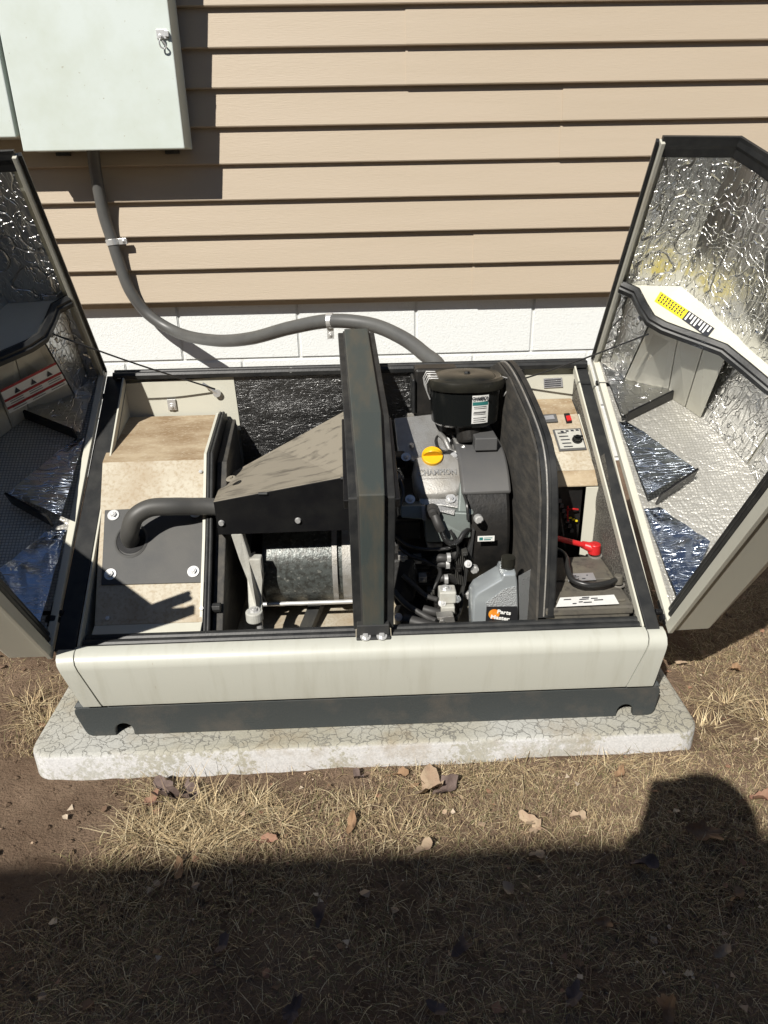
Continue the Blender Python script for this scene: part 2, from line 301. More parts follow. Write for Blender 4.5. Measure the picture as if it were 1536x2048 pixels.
# concrete pad with map cracking
def pad_mat():
    m = bpy.data.materials.new('map_cracked_concrete'); m.use_nodes = True; n = m.node_tree; L = n.links; b = n.nodes['Principled BSDF']
    b.inputs['Roughness'].default_value = 0.85
    tc = n.nodes.new('ShaderNodeTexCoord'); nz = n.nodes.new('ShaderNodeTexNoise'); nz.inputs['Scale'].default_value = 22; nz.inputs['Detail'].default_value = 6; L.new(tc.outputs['Object'], nz.inputs[0])
    ad = n.nodes.new('ShaderNodeVectorMath'); ad.operation = 'MULTIPLY_ADD'; ad.inputs[1].default_value = (0.06,)*3; L.new(nz.outputs['Color'], ad.inputs[0]); L.new(tc.outputs['Object'], ad.inputs[2])
    v = n.nodes.new('ShaderNodeTexVoronoi'); v.feature = 'DISTANCE_TO_EDGE'; v.inputs['Scale'].default_value = 48; L.new(ad.outputs[0], v.inputs[0])
    cr = n.nodes.new('ShaderNodeMapRange'); cr.inputs[1].default_value = 0.012; cr.inputs[2].default_value = 0.05; L.new(v.outputs[0], cr.inputs[0])
    big = n.nodes.new('ShaderNodeTexNoise'); big.inputs['Scale'].default_value = 5; big.inputs['Detail'].default_value = 8; L.new(tc.outputs['Object'], big.inputs[0])
    m1 = n.nodes.new('ShaderNodeMix'); m1.data_type = 'RGBA'; m1.inputs[6].default_value = (0.34, 0.325, 0.265, 1); m1.inputs[7].default_value = (0.42, 0.42, 0.39, 1)
    mr = n.nodes.new('ShaderNodeMapRange'); mr.inputs[1].default_value = 0.38; mr.inputs[2].default_value = 0.62; L.new(big.outputs[0], mr.inputs[0]); L.new(mr.outputs[0], m1.inputs[0])
    # cracks only read on the upper face
    ge = n.nodes.new('ShaderNodeNewGeometry'); sp = n.nodes.new('ShaderNodeSeparateXYZ'); L.new(ge.outputs['Normal'], sp.inputs[0])
    up = n.nodes.new('ShaderNodeMapRange'); up.inputs[1].default_value = 0.35; up.inputs[2].default_value = 0.8; L.new(sp.outputs[2], up.inputs[0])
    inv = n.nodes.new('ShaderNodeMath'); inv.operation = 'SUBTRACT'; inv.inputs[0].default_value = 1; L.new(cr.outputs[0], inv.inputs[1])
    ck = n.nodes.new('ShaderNodeMath'); ck.operation = 'MULTIPLY'; L.new(inv.outputs[0], ck.inputs[0]); L.new(up.outputs[0], ck.inputs[1])
    fd = n.nodes.new('ShaderNodeTexNoise'); fd.inputs['Scale'].default_value = 9; fd.inputs['Detail'].default_value = 4; L.new(tc.outputs['Object'], fd.inputs[0])
    fr = n.nodes.new('ShaderNodeMapRange'); fr.inputs[1].default_value = 0.36; fr.inputs[2].default_value = 0.6; fr.inputs[3].default_value = 0.45; fr.inputs[4].default_value = 0.95; L.new(fd.outputs[0], fr.inputs[0])
    ck2 = n.nodes.new('ShaderNodeMath'); ck2.operation = 'MULTIPLY'; L.new(fr.outputs[0], ck2.inputs[1]); L.new(ck.outputs[0], ck2.inputs[0])
    m2 = n.nodes.new('ShaderNodeMix'); m2.data_type = 'RGBA'; L.new(ck2.outputs[0], m2.inputs[0]); L.new(m1.outputs[2], m2.inputs[6]); m2.inputs[7].default_value = (0.17, 0.165, 0.15, 1)
    # white efflorescence on the front face
    ef = n.nodes.new('ShaderNodeTexNoise'); ef.inputs['Scale'].default_value = 95; ef.inputs['Detail'].default_value = 8; ef.inputs['Roughness'].default_value = 0.75; L.new(tc.outputs['Object'], ef.inputs[0])
    eb = n.nodes.new('ShaderNodeTexNoise'); eb.inputs['Scale'].default_value = 7; L.new(tc.outputs['Object'], eb.inputs[0])
    ea = n.nodes.new('ShaderNodeMath'); ea.operation = 'MULTIPLY_ADD'; ea.inputs[1].default_value = 1.1; L.new(eb.outputs[0], ea.inputs[0]); L.new(ef.outputs[0], ea.inputs[2])
    er = n.nodes.new('ShaderNodeMapRange'); er.inputs[1].default_value = 1.04; er.inputs[2].default_value = 1.10; er.inputs[4].default_value = 0.65; L.new(ea.outputs[0], er.inputs[0])
    sd = n.nodes.new('ShaderNodeMath'); sd.operation = 'SUBTRACT'; sd.inputs[0].default_value = 1; L.new(up.outputs[0], sd.inputs[1])
    em = n.nodes.new('ShaderNodeMath'); em.operation = 'MULTIPLY'; L.new(er.outputs[0], em.inputs[0]); L.new(sd.outputs[0], em.inputs[1])
    m3 = n.nodes.new('ShaderNodeMix'); m3.data_type = 'RGBA'; L.new(em.outputs[0], m3.inputs[0]); L.new(m2.outputs[2], m3.inputs[6]); m3.inputs[7].default_value = (0.60, 0.60, 0.62, 1)
    # brown soil splash and rust blotches
    st = n.nodes.new('ShaderNodeTexNoise'); st.inputs['Scale'].default_value = 6.5; st.inputs['Detail'].default_value = 9; st.inputs['Roughness'].default_value = 0.7
    om = n.nodes.new('ShaderNodeMapping'); om.inputs['Location'].default_value = (3.3, 1.7, 0.4); L.new(tc.outputs['Object'], om.inputs[0]); L.new(om.outputs[0], st.inputs[0])
    sr = n.nodes.new('ShaderNodeMapRange'); sr.inputs[1].default_value = 0.53; sr.inputs[2].default_value = 0.70; sr.inputs[4].default_value = 0.65; L.new(st.outputs[0], sr.inputs[0])
    m4 = n.nodes.new('ShaderNodeMix'); m4.data_type = 'RGBA'; L.new(sr.outputs[0], m4.inputs[0]); L.new(m3.outputs[2], m4.inputs[6]); m4.inputs[7].default_value = (0.26, 0.20, 0.12, 1)
    gr = n.nodes.new('ShaderNodeTexNoise'); gr.inputs['Scale'].default_value = 320; L.new(tc.outputs['Object'], gr.inputs[0])
    gm = n.nodes.new('ShaderNodeMapRange'); gm.inputs[1].default_value = 0.35; gm.inputs[2].default_value = 0.65; gm.inputs[3].default_value = 0.90; gm.inputs[4].default_value = 1.08; L.new(gr.outputs[0], gm.inputs[0])
    mm = n.nodes.new('ShaderNodeVectorMath'); mm.operation = 'SCALE'; L.new(m4.outputs[2], mm.inputs[0]); L.new(gm.outputs[0], mm.inputs[3])
    L.new(mm.outputs[0], b.inputs['Base Color'])
    bn = n.nodes.new('ShaderNodeBump'); bn.inputs['Strength'].default_value = 0.5; bn.inputs['Distance'].default_value = 0.003; L.new(ck.outputs[0], bn.inputs['Height']); bn.invert = True
    b2 = n.nodes.new('ShaderNodeBump'); b2.inputs['Strength'].default_value = 0.12; b2.inputs['Distance'].default_value = 0.003; L.new(ef.outputs[0], b2.inputs['Height']); L.new(bn.outputs[0], b2.inputs['Normal'])
    L.new(b2.outputs[0], b.inputs['Normal']); return m
M['pad'] = pad_mat()
M['soil'] = mat('dry_brown_soil', (0.25, 0.178, 0.125), 0.95, col2=(0.13, 0.086, 0.058), s=6, amt=0.9, thr=(0.35, 0.65), col3=(0.24, 0.175, 0.12), s3=85, thr3=(0.55, 0.72), bump=('noise', 70, 0.9), bump2=('noise', 260, 0.7), spec=0.1)
for _n in M['soil'].node_tree.nodes:
    if _n.type == 'BUMP': _n.inputs['Distance'].default_value = 0.011
M['cream'].node_tree.nodes['Principled BSDF'].inputs['Specular IOR Level'].default_value = 0.4
def vcol_mat(name, rough=0.8, trans=0.0):
    m = bpy.data.materials.new(name); m.use_nodes = True; n = m.node_tree; b = n.nodes['Principled BSDF']; b.inputs['Roughness'].default_value = rough
    b.inputs['Specular IOR Level'].default_value = 0.2
    a = n.nodes.new('ShaderNodeAttribute'); a.attribute_name = 'tint'; n.links.new(a.outputs['Color'], b.inputs['Base Color'])
    return m
M['straw'] = vcol_mat('dry_grass_blades', 0.65)
M['leaf'] = mat('dry_leaf', (0.30, 0.19, 0.11), 0.75, col2=(0.17, 0.10, 0.06), s=45, amt=0.8, bump=('noise', 120, 0.3), spec=0.2)
M['leaf_pale'] = mat('pale_dry_leaf', (0.38, 0.29, 0.20), 0.75, col2=(0.30, 0.2, 0.14), s=45, amt=0.7, bump=('noise', 120, 0.3), spec=0.2)
M['leaf_dark'] = mat('dark_dry_leaf', (0.11, 0.08, 0.07), 0.75, col2=(0.2, 0.15, 0.13), s=45, amt=0.7, bump=('noise', 120, 0.3), spec=0.2)
M['leaf_red'] = mat('reddish_dry_leaf', (0.28, 0.17, 0.115), 0.75, col2=(0.24, 0.11, 0.08), s=45, amt=0.7, bump=('noise', 120, 0.3), spec=0.2)

# ------------------------------------------------------------------ ground
def gh(x, y):
    d = 0.010*noise.noise(Vector((x*2.3, y*2.3, 0.3)))+0.006*noise.noise(Vector((x*9, y*9, 4)))+0.0035*noise.noise(Vector((x*30, y*30, 8)))
    r = 0.0
    if x > 0.1 and y < -1.5: r = 0.010*min(1, (x-0.1)/0.3)*math.exp(-((y+1.52)/0.12)**2)
    return d-0.002+r
xs = np.concatenate([np.array([-40,-20,-10,-5,-3,-2,-1.6]), np.linspace(-1.3, 1.2, 210), np.array([1.5,2,3,5,10,20,40])])
ys = np.concatenate([np.array([-40,-20,-10,-6,-4,-3,-2.5]), np.linspace(-2.15, 0.02, 190), np.array([0.3])])
vv = [(float(x), float(y), gh(x, y) if (-1.7 < x < 1.6 and -2.6 < y < 0.1) else -0.002) for x in xs for y in ys]
ny = len(ys); ff = [(i*ny+j, (i+1)*ny+j, (i+1)*ny+j+1, i*ny+j+1) for i in range(len(xs)-1) for j in range(ny-1)]
me = bpy.data.meshes.new('ground'); me.from_pydata(vv, [], ff); me.materials.append(M['soil']); me.polygons.foreach_set('use_smooth', [True]*len(ff))
g = link('ground', me); g['kind'] = 'structure'

# ------------------------------------------------------------------ house wall: siding and block foundation
Z0, LAP, X0, ZR = 1.4367, 0.1021, -0.711, 0.415
wall = thing('siding_wall', (0, 0, 0.62), 'tan horizontal vinyl siding of the house above the white block', 'wall')
def siding_panel(k0, xa, xb, dy=0.0):
    """one vinyl panel of two laps; k0 = index of its upper lap edge from Z0"""
    prof = []
    for k in (k0, k0+1):
        zt = Z0-LAP*k; zb = zt-LAP
        prof += [(0.000, zt), (-0.0165, zb+0.010), (-0.0180, zb+0.003), (-0.0165, zb), (-0.001, zb-0.001)]
    bm = B(); n = len(prof); xsn = [xa+(xb-xa)*i/6 for i in range(7)]
    rings = [[Vector((x, y+dy, z)) for (y, z) in prof] for x in xsn]
    vs = [[bm.verts.new(p) for p in r] for r in rings]
    for i in range(6):
        for j in range(n-1): bm.faces.new((vs[i][j], vs[i+1][j], vs[i+1][j+1], vs[i][j+1]))
    for e, r in ((0, vs[0]), (1, vs[-1])):   # returned ends so the lap reads at the joints
        back = [bm.verts.new((r[i].co.x, 0.012, r[i].co.z)) for i in (0, n-1)]
        bm.faces.new(r+[back[1], back[0]])
    return bm
SEAM = {0: [0.088], 2: [0.567], 4: [-1.9], 6: [0.307], -2: [1.9], -4: [0.3], -6: [1.4], -8: [-0.6], -10: [0.9], -12: [-1.4]}
for k0 in range(-12, 8, 2):
    cuts = [-4.2]+SEAM[k0]+[4.2]
    for a, b_ in zip(cuts[:-1], cuts[1:]):
        obj('siding_panel', siding_panel(k0, a-(0.02 if a > -4 else 0), b_, -0.0028 if a > -4 else 0.0), M['siding'], wall, smooth=30)
bm = B(); box(bm, (-4.2, 0.02, 0.60), (4.2, 0.10, Z0+1.25)); obj('sheathing', bm, M['siding'], wall)
bm = B(); box(bm, (-4.2, -0.001, Z0-LAP*8-0.008), (4.2, 0.03, Z0-LAP*8+0.012)); obj('starter_strip', bm, M['siding'], wall)
fw = thing('foundation_wall', (0, 0.03, 0), 'white painted concrete block foundation wall below the tan siding', 'wall')
YB = 0.034
bm = B(); box(bm, (-4.2, YB+0.0060, -0.2), (4.2, 0.25, 0.66)); obj('mortar', bm, M['mortar'], fw)
def block_mesh(w_, h_):
    bm = B(); box(bm, (0, 0, 0), (w_, 0.03, h_)); bmesh.ops.bevel(bm, geom=[e for e in bm.edges], offset=0.0035, segments=2, affect='EDGES')
    return mesh('block', bm, M['block'], 30)
bmesh_blk = block_mesh(0.4064-0.006, 0.2032-0.006)
for r in range(4):
    z = ZR+0.2032*(1-r)-0.2032
    for i in range(-9, 13):
        x = X0+0.4064*i+(0.2032 if r % 2 else 0.0)
        if x < -4.1 or x > 3.8: continue
        link('block', bmesh_blk, fw, Matrix.Translation((x+0.003, YB-0.0004*((i*7+r) % 3), z+0.003)))
M_ = None

# ------------------------------------------------------------------ electrical boxes, conduit
eb = thing('transfer_switch_box', (-0.815, -0.15, 1.068), 'pale grey metal electrical box with a chrome latch mounted on the siding', 'electrical box')
bm = B(); box(bm, (-1.046, -0.142, 1.070), (-0.585, -0.03, 1.78)); obj('case', bm, M['box'], eb, bev=0.003)
bm = B(); box(bm, (-1.046, -0.152, 1.066), (-0.583, -0.1435, 1.782)); obj('door', bm, M['box'], eb, bev=0.003)
bm = B()
for x in (-0.98, -0.65): box(bm, (x-0.02, -0.03, 1.06), (x+0.02, 0.0, 1.79))
obj('mounting_rail', bm, M['black_dust'], eb)
lx, lz = -0.609, 1.345
bm = B(); box(bm, (lx-0.014, -0.1565, lz-0.010), (lx+0.016, -0.152, lz+0.012)); box(bm, (lx+0.010, -0.163, lz-0.006), (lx+0.020, -0.150, lz+0.008))
cyl(bm, (lx-0.002, -0.156, lz-0.006), (lx-0.002, -0.166, lz-0.006), 0.006, n=16); cyl(bm, (lx-0.002, -0.166, lz-0.006), (lx-0.002, -0.169, lz-0.006), 0.004, n=12)
obj('latch', bm, M['steel'], eb, bev=0.0008)
bm = B(); tube(bm, [(lx, -0.165, lz-0.008), (lx-0.006, -0.168, lz-0.018), (lx-0.004, -0.166, lz-0.030), (lx+0.006, -0.164, lz-0.034), (lx+0.010, -0.165, lz-0.027), (lx+0.002, -0.167, lz-0.016)], 0.0022, 8); obj('hasp', bm, M['steel'], eb, smooth=True)
nb = thing('meter_box', (-1.30, -0.15, 1.105), 'second pale grey electrical box at the left edge beside the latched one', 'electrical box')
bm = B(); box(bm, (-1.54, -0.142, 1.107), (-1.060, -0.0, 1.80)); obj('case', bm, M['box'], nb, bev=0.003)
bm = B(); box(bm, (-1.54, -0.152, 1.103), (-1.058, -0.1435, 1.802)); obj('door', bm, M['box'], nb, bev=0.003)
for x_ in (-1.030, -0.600):
    for z_ in (1.085, 1.40):
        bm = B(); cyl(bm, (x_, -0.152, z_), (x_, -0.1535, z_), 0.004, n=14); obj('door_screw', bm, M['steel'], eb, smooth=30) if z_ > 1.5 else bm.free()
ct = thing('conduit', (-0.87, -0.05, 1.07), 'grey flexible conduit curving down from the electrical box to the generator', 'conduit')
CP = [(-0.8605,-0.0850,1.1207), (-0.8713,-0.0750,1.0714), (-0.8824,-0.0500,0.9979), (-0.8820,-0.0380,0.8917), (-0.8702,-0.0340,0.8135), (-0.8583,-0.0340,0.7424), (-0.8369,-0.0340,0.6566), (-0.7882,-0.0280,0.5796), (-0.6867,-0.0700,0.5271), (-0.5404,-0.2400,0.5314), (-0.4111,-0.3800,0.5593), (-0.2839,-0.4800,0.6025), (-0.1703,-0.5500,0.6294), (-0.0652,-0.6000,0.6258), (0.0091,-0.6600,0.6039), (0.0611,-0.7200,0.5741), (0.0975,-0.7900,0.5393), (0.03,-0.86,0.47), (0.04,-0.935,0.43)]
bm = B(); tube(bm, CP, 0.0185, 18, 10); obj('conduit_hose', bm, M['conduit'], ct, smooth=True)
def strap(c, d, tab, wallz):
    bm = B(); c = Vector(c); d = Vector(d).normalized()
    cyl(bm, c-d*0.009, c+d*0.009, 0.0205, n=24); t = Vector(tab).normalized()
    p = c+t*0.018
    q = [p-d*0.009+Vector((0,-0.004,0)), p+t*0.028-d*0.009+Vector((0,-0.004,0)), p+t*0.028+d*0.009+Vector((0,-0.004,0)), p+d*0.009+Vector((0,-0.004,0))]
    plate(bm, q, (0, 0.012, 0)); bolt(bm, p+t*0.018+Vector((0,-0.004,0)), (0,-1,0), 0.004)
    return bm
obj('conduit_strap', strap((-0.8704,-0.0340,0.8121), (0.1, 0, -1), (1, 0, 0.05), 0), M['steel'], ct, bev=0.0006)
obj('conduit_strap', strap((-0.1703,-0.5500,0.6294), (1, -0.1, 0.05), (0, 0, -1), 0), M['steel'], ct, bev=0.0006)

# ------------------------------------------------------------------ concrete pad
def rounded(x0, x1, y0, y1, r, n=6):
    out = []
    for cx, cy, a in ((x1-r, y1-r, 0), (x0+r, y1-r, 90), (x0+r, y0+r, 180), (x1-r, y0+r, 270)):
        for i in range(n+1):
            t = math.radians(a+90*i/n); out.append((cx+r*math.cos(t), cy+r*math.sin(t)))
    return out
bm = B(); rings = []
for ins, z in ((0.0, -0.05), (0.0, 0.040), (0.002, 0.0445), (0.005, 0.0468), (0.010, 0.0475)):
    rings.append([Vector((x, y, z)) for x, y in rounded(-0.696+ins, 0.498-ins, -1.505+ins, -0.84-ins, 0.040-ins*0.5)])
ringed(bm, rings)
pad = obj('concrete_pad', bm, M['pad'], smooth=50); tag(pad, 'pale map-cracked concrete pad under the generator', 'concrete pad')

# ------------------------------------------------------------------ generator
GEN = thing('generator', (-0.10, -1.20, 0.047), 'cream and black standby generator standing open with both lids raised on a concrete pad', 'generator')
XL, XR, YF, YK = -0.630, 0.418, -1.460, -0.940
def seam(y): return 0.232+0.673*(y+1.46)
# base tray with fork notches
bm = B()
pf = [(-0.600, 0.049), (-0.596, 0.046)]
def notch(xc, w_, hgt, n=8):
    return [(xc-w_/2, 0.0478)]+[(xc-w_/2*math.cos(math.pi*i/n), 0.058+hgt*math.sin(math.pi*i/n)) for i in range(n+1)]+[(xc+w_/2, 0.0478)]
prof = [(-0.608, 0.1120), (-0.614, 0.1095), (-0.617, 0.104), (-0.617, 0.098), (-0.606, 0.060), (-0.602, 0.052), (-0.594, 0.0478)]+notch(-0.536, 0.032, 0.016)+notch(0.3720, 0.030, 0.016)+[(0.416, 0.0478), (0.423, 0.051), (0.427, 0.059), (0.431, 0.098), (0.431, 0.104), (0.428, 0.1095), (0.422, 0.112)]
plate(bm, [(x, -1.457, z) for x, z in prof], (0, 0.012, 0))
plate(bm, [(-0.612, -1.450, 0.116), (0.426, -1.450, 0.116), (0.426, -0.95, 0.116), (-0.612, -0.95, 0.116)], (0, 0, 0.004))
for x in (-0.610, 0.414): box(bm, (x, -1.446, 0.0478), (x+0.010, -0.95, 0.115))
box(bm, (-0.600, -0.962, 0.0478), (0.414, -0.95, 0.115))
plate(bm, [(-0.617, -1.457, 0.112), (0.431, -1.457, 0.112), (0.427, -1.449, 0.1195), (-0.613, -1.449, 0.1195)], (0, 0.004, -0.004))
obj('base_tray', bm, M['tray'], GEN, bev=0.003)
# front panel (curved nose) and its two end pieces
FP = [(-1.452, 0.2365), (-1.466, 0.2350), (-1.476, 0.2295), (-1.482, 0.2200), (-1.482, 0.2080), (-1.4685, 0.1300), (-1.4660, 0.1215), (-1.458, 0.1205)]
def nose(xa, xb, xa2, xb2, grow=0.0):
    rings = []
    for t in (0, 1):
        r = []
        for y, z in FP:
            k = (0.236-z)/0.116; x = (xa+(xa2-xa)*k) if t == 0 else (xb+(xb2-xb)*k)
            r.append(Vector((x, y-grow, z)))
        for y, z in reversed(FP):
            k = (0.236-z)/0.116; x = (xa+(xa2-xa)*k) if t == 0 else (xb+(xb2-xb)*k)
            r.append(Vector((x, y+0.003, z-0.002 if z > 0.23 else z)))
        rings.append(r)
    bm = B(); ringed(bm, rings); return bm
obj('front_panel', nose(-0.588, 0.387, -0.560, 0.362), M['cream_front'], GEN, smooth=35)
obj('corner_piece', nose(-0.618, -0.5895, -0.594, -0.5625, 0.001), M['cream_front'], GEN, smooth=35)
obj('corner_piece', nose(0.3890, 0.418, 0.3640, 0.411, 0.001), M['cream_front'], GEN, smooth=35)
# side panels under the slanted seam, back panel, floor
for xs_, xb_ in ((-0.626, -0.594), (0.414, 0.402)):
    d = 0.003 if xs_ > 0 else -0.003
    bm = B(); plate(bm, [(xb_, YF+0.004, 0.121), (xb_, YK, 0.121), (xs_, YK, seam(YK)-0.004), (xs_, YF+0.004, seam(YF)-0.002)], (d*-1, 0, 0)); obj('side_panel', bm, M['cream_shade'], GEN, bev=0.001)
bm = B(); box(bm, (-0.626, YK, 0.121), (0.412, YK+0.004, seam(YK))); obj('back_panel', bm, M['cream_shade'], GEN, bev=0.001)
bm = B(); box(bm, (-0.585, -1.455, 0.1215), (0.40, -0.955, 0.1255)); obj('floor_plate', bm, M['cream_dusty'], GEN)
# sloping rails: dark seal strip and thin cream lip on each side
for sgn, xo0, xo1, xi0, xi1 in ((-1, -0.625, -0.640, -0.590, -0.603), (1, 0.412, 0.402, 0.388, 0.376)):
    a0, a1 = Vector((xo0, YF, seam(YF)+0.003)), Vector((xo1, YK, seam(YK)+0.003)); b0, b1 = Vector((xi0, YF, seam(YF)+0.003)), Vector((xi1, YK, seam(YK)+0.003))
    bm = B(); plate(bm, [a0, a1, b1, b0], (0, 0.004, -0.008)); obj('rail_seal', bm, M['rubber'], GEN, bev=0.0015)
    c0 = b0+Vector((-sgn*0.001, 0.01, 0.003)); c1 = b1+Vector((-sgn*0.001, -0.012, 0.003))
    bm = B(); plate(bm, [c0, c1, c1-Vector((sgn*0.0035, 0, 0)), c0-Vector((sgn*0.0035, 0, 0))], (0, 0.0, -0.020)); obj('rail_lip', bm, M['cream'], GEN, bev=0.0006)
    bm = B(); plate(bm, [(b0.x-sgn*0.002, b0.y+0.012, 0.13), (b1.x-sgn*0.002, b1.y-0.01, 0.13), (b1.x-sgn*0.002, b1.y-0.01, b1.z-0.028), (b0.x-sgn*0.002, b0.y+0.012, b0.z-0.028)], (-sgn*-0.002, 0, 0)); obj('inner_side_lining', bm, M['screen'] if sgn > 0 else M['cream_shade'], GEN)
# rubber seals on the front and back rims
def ribbed(xa, xb, y, z, wy, hz, tilt=0.0):
    bm = B(); sweep(bm, [(xa, y, z), (xb, y, z)], (0, -tilt, 1), wy, hz, ridges=3); return bm
obj('front_seal', ribbed(-0.583, -0.1145, -1.436, 0.229, 0.038, 0.009, 0.2), M['rubber'], GEN)
obj('front_seal', ribbed(-0.0525, 0.388, -1.436, 0.229, 0.038, 0.009, 0.2), M['rubber'], GEN)
bm = B(); sweep(bm, [(-0.622, YK-0.004, seam(YK)), (0.400, YK-0.004, seam(YK))], (0,-0.2,1), 0.026, 0.014, ridges=2); obj('back_seal', bm, M['rubber'], GEN)
# back wall linings
bm = B(); plate(bm, [(-0.6213,-0.9470,0.5685), (-0.3675,-0.9470,0.5792), (-0.3634,-0.9470,0.4576), (-0.625,-0.947,0.46)], (0, -0.002, 0)); obj('back_liner', bm, M['cream'], GEN, bev=0.0008)
fn = quad_fn((-0.3676,-0.9465,0.5791), (0.2659,-0.9465,0.5888), (0.25,-0.9465,0.2), (-0.36,-0.9465,0.2))
bm = B(); grid_sheet(bm, lambda u, v: fn(u, v)+Vector((0, -0.004*abs(noise.noise(Vector((u*9, v*7, 1)))), 0)), 60, 30); obj('foil_liner', bm, M['foil_dark'], GEN, smooth=60)
bm = B()
c = Vector((-0.5067,-0.9510,0.5210)); box(bm, (c.x-0.009, c.y-0.003, c.z-0.012), (c.x+0.009, c.y, c.z+0.012)); bolt(bm, c+Vector((0,-0.003,-0.004)), (0,-1,0), 0.0045); obj('clip', bm, M['steel'], GEN, bev=0.0005)
for px in ((-0.2426,-0.9500,0.5886), (-0.6091,-0.9500,0.5852)):
    bm = B(); bolt(bm, Vector(px), (0,-0.4,1), 0.005); obj('screw', bm, M['steel'], GEN)

# --- exhaust compartment shield (left): sloped cream sheet
eb_pts = dict(bl=(-0.575,-1.400,0.2450), br=(-0.386,-1.400,0.2450), rl=(-0.6036,-1.150,0.4617), rr=(-0.4015,-1.150,0.4617), tl=(-0.622,-0.958,0.4975), tr=(-0.4070,-0.958,0.4975))
P_ = {k: Vector(v) for k, v in eb_pts.items()}
bm = B()
for q in ((P_['bl'], P_['br'], P_['rr'], P_['rl']),):
    plate(bm, list(q), (0, 0.002, -0.003))
sh = obj('exhaust_shield', bm, M['cream_dusty'], GEN, bev=0.0012)
bm = B(); plate(bm, [P_['rl'], P_['rr'], P_['tr'], P_['tl']], (0, 0.001, -0.003)); obj('upper_sheet', bm, M['brown_dust'], sh, bev=0.0008)
bm = B(); plate(bm, [P_['bl']+Vector((0,0,-0.002)), P_['rl']+Vector((0,0,-0.002)), P_['tl']+Vector((0,0,-0.002)), P_['tl']+Vector((0,0,-0.05)), P_['bl']+Vector((0.0,0,-0.05))], (0.002,0,0)); obj('end_flange', bm, M['cream_dusty'], sh)
bm = B(); plate(bm, [P_['bl'], P_['br'], P_['br']+Vector((0,-0.035,-0.012)), P_['bl']+Vector((0,-0.035,-0.012))], (0, 0, -0.003)); obj('lower_flange', bm, M['cream'], sh, bev=0.0008)
sn_ = (P_['br']-P_['bl']).cross(P_['rl']-P_['bl']).normalized()
if sn_.z < 0: sn_ = -sn_
# mounting plate, left uncut; a black disc gives the shade of the pipe hole
def onsh(px, o=0.0035):
    d = Vector(px); return d-sn_*((d-P_['bl']).dot(sn_)-o)
pl = [onsh((-0.5847,-1.2309,0.3931)), onsh((-0.3958,-1.2266,0.3943)), onsh((-0.3852,-1.3441,0.2922)), onsh((-0.5719,-1.3445,0.2943))]
hc = onsh((-0.5269,-1.2793,0.3503), 0.0)
bm = B(); plate(bm, pl, -sn_*0.003); mp_ = obj('mounting_plate', bm, M['darkplate'], sh, bev=0.0012)
bm = B()
uu = (pl[1]-pl[0]).normalized(); wv = sn_.cross(uu)
N = 28; r1, r0 = 0.0275, 0.019
ringed(bm, [[hc+sn_*0.0042+(uu*math.cos(t)+wv*math.sin(t)*1.15)*r1*1.12 for t in [2*math.pi*i/N for i in range(N)]], [hc+sn_*0.0062+(uu*math.cos(t)+wv*math.sin(t)*1.15)*r1 for t in [2*math.pi*i/N for i in range(N)]], [hc+sn_*0.0040+(uu*math.cos(t)+wv*math.sin(t)*1.15)*r1*0.94 for t in [2*math.pi*i/N for i in range(N)]]], cap=False)
obj('hole_rim', bm, M['darkplate'], sh, smooth=True)
bm = B(); cyl(bm, hc+sn_*0.0040, hc+sn_*0.0046, r1*0.97, n=28); obj('pipe_hole_shade', bm, M['black'], sh)  # black disc in place of the shade inside the hole
for px in ((-0.5664,-1.2399,0.3851), (-0.5574,-1.3295,0.3071), (-0.4075,-1.3284,0.3061), (-0.4126,-1.2383,0.3844)):
    bm = B(); bolt(bm, onsh(px, 0.004), sn_, 0.0062); obj('bolt', bm, M['steel'], sh)
for px in ((-0.5525,-1.3914,0.2533), (-0.3881,-1.3811,0.2601), (-0.4094,-1.1716,0.4422)):
    bm = B(); bolt(bm, onsh(px, 0.0005), sn_, 0.004, False); obj('screw', bm, M['steel'], sh)
# exhaust pipe elbow
pp = [(-0.29,-1.258,0.400), (-0.345,-1.259,0.402), (-0.3809,-1.2620,0.4080), (-0.4091,-1.2700,0.4124), (-0.4414,-1.2840,0.4195), (-0.4797,-1.2920,0.4212), (-0.5064,-1.3000,0.4079), (-0.5198,-1.3000,0.3805), hc+sn_*0.012+Vector((0.000,0,0)), hc-sn_*0.02]
bm = B(); tube(bm, pp, 0.0163, 22, 10); obj('exhaust_pipe', bm, M['pipe'], GEN, smooth=True)

# --- left divider: black foam-faced partition between shield and alternator
dx = -0.388
dv = [(dx+0.004, -1.420, 0.130), (dx+0.004, -1.412, 0.226), (dx, -1.285, 0.352), (dx-0.006, -1.165, 0.474), (dx-0.010, -0.990, 0.506), (dx-0.010, -0.958, 0.500), (dx-0.010, -0.955, 0.130)]
bm = B(); plate(bm, dv, (0.010, 0, 0)); ld_ = obj('divider_wall', bm, M['black_dust'], GEN, bev=0.0008)
bm = B(); sweep(bm, [Vector(dv[1])+Vector((-0.004,0,0)), Vector(dv[2])+Vector((-0.004,0,0)), Vector(dv[3])+Vector((-0.004,0,0)), Vector(dv[4])+Vector((-0.004,0,0))], (0,-0.3,1), 0.005, 0.005); obj('cream_edge', bm, M['cream'], ld_)
bm = B(); sweep(bm, [Vector(dv[1])+Vector((0.006,0,0.001)), Vector(dv[2])+Vector((0.006,0,0.002)), Vector(dv[3])+Vector((0.006,0,0.002)), Vector(dv[4])+Vector((0.006,0,0.002))], (0,-0.3,1), 0.012, 0.006, ridges=2); obj('edge_seal', bm, M['rubber'], ld_)
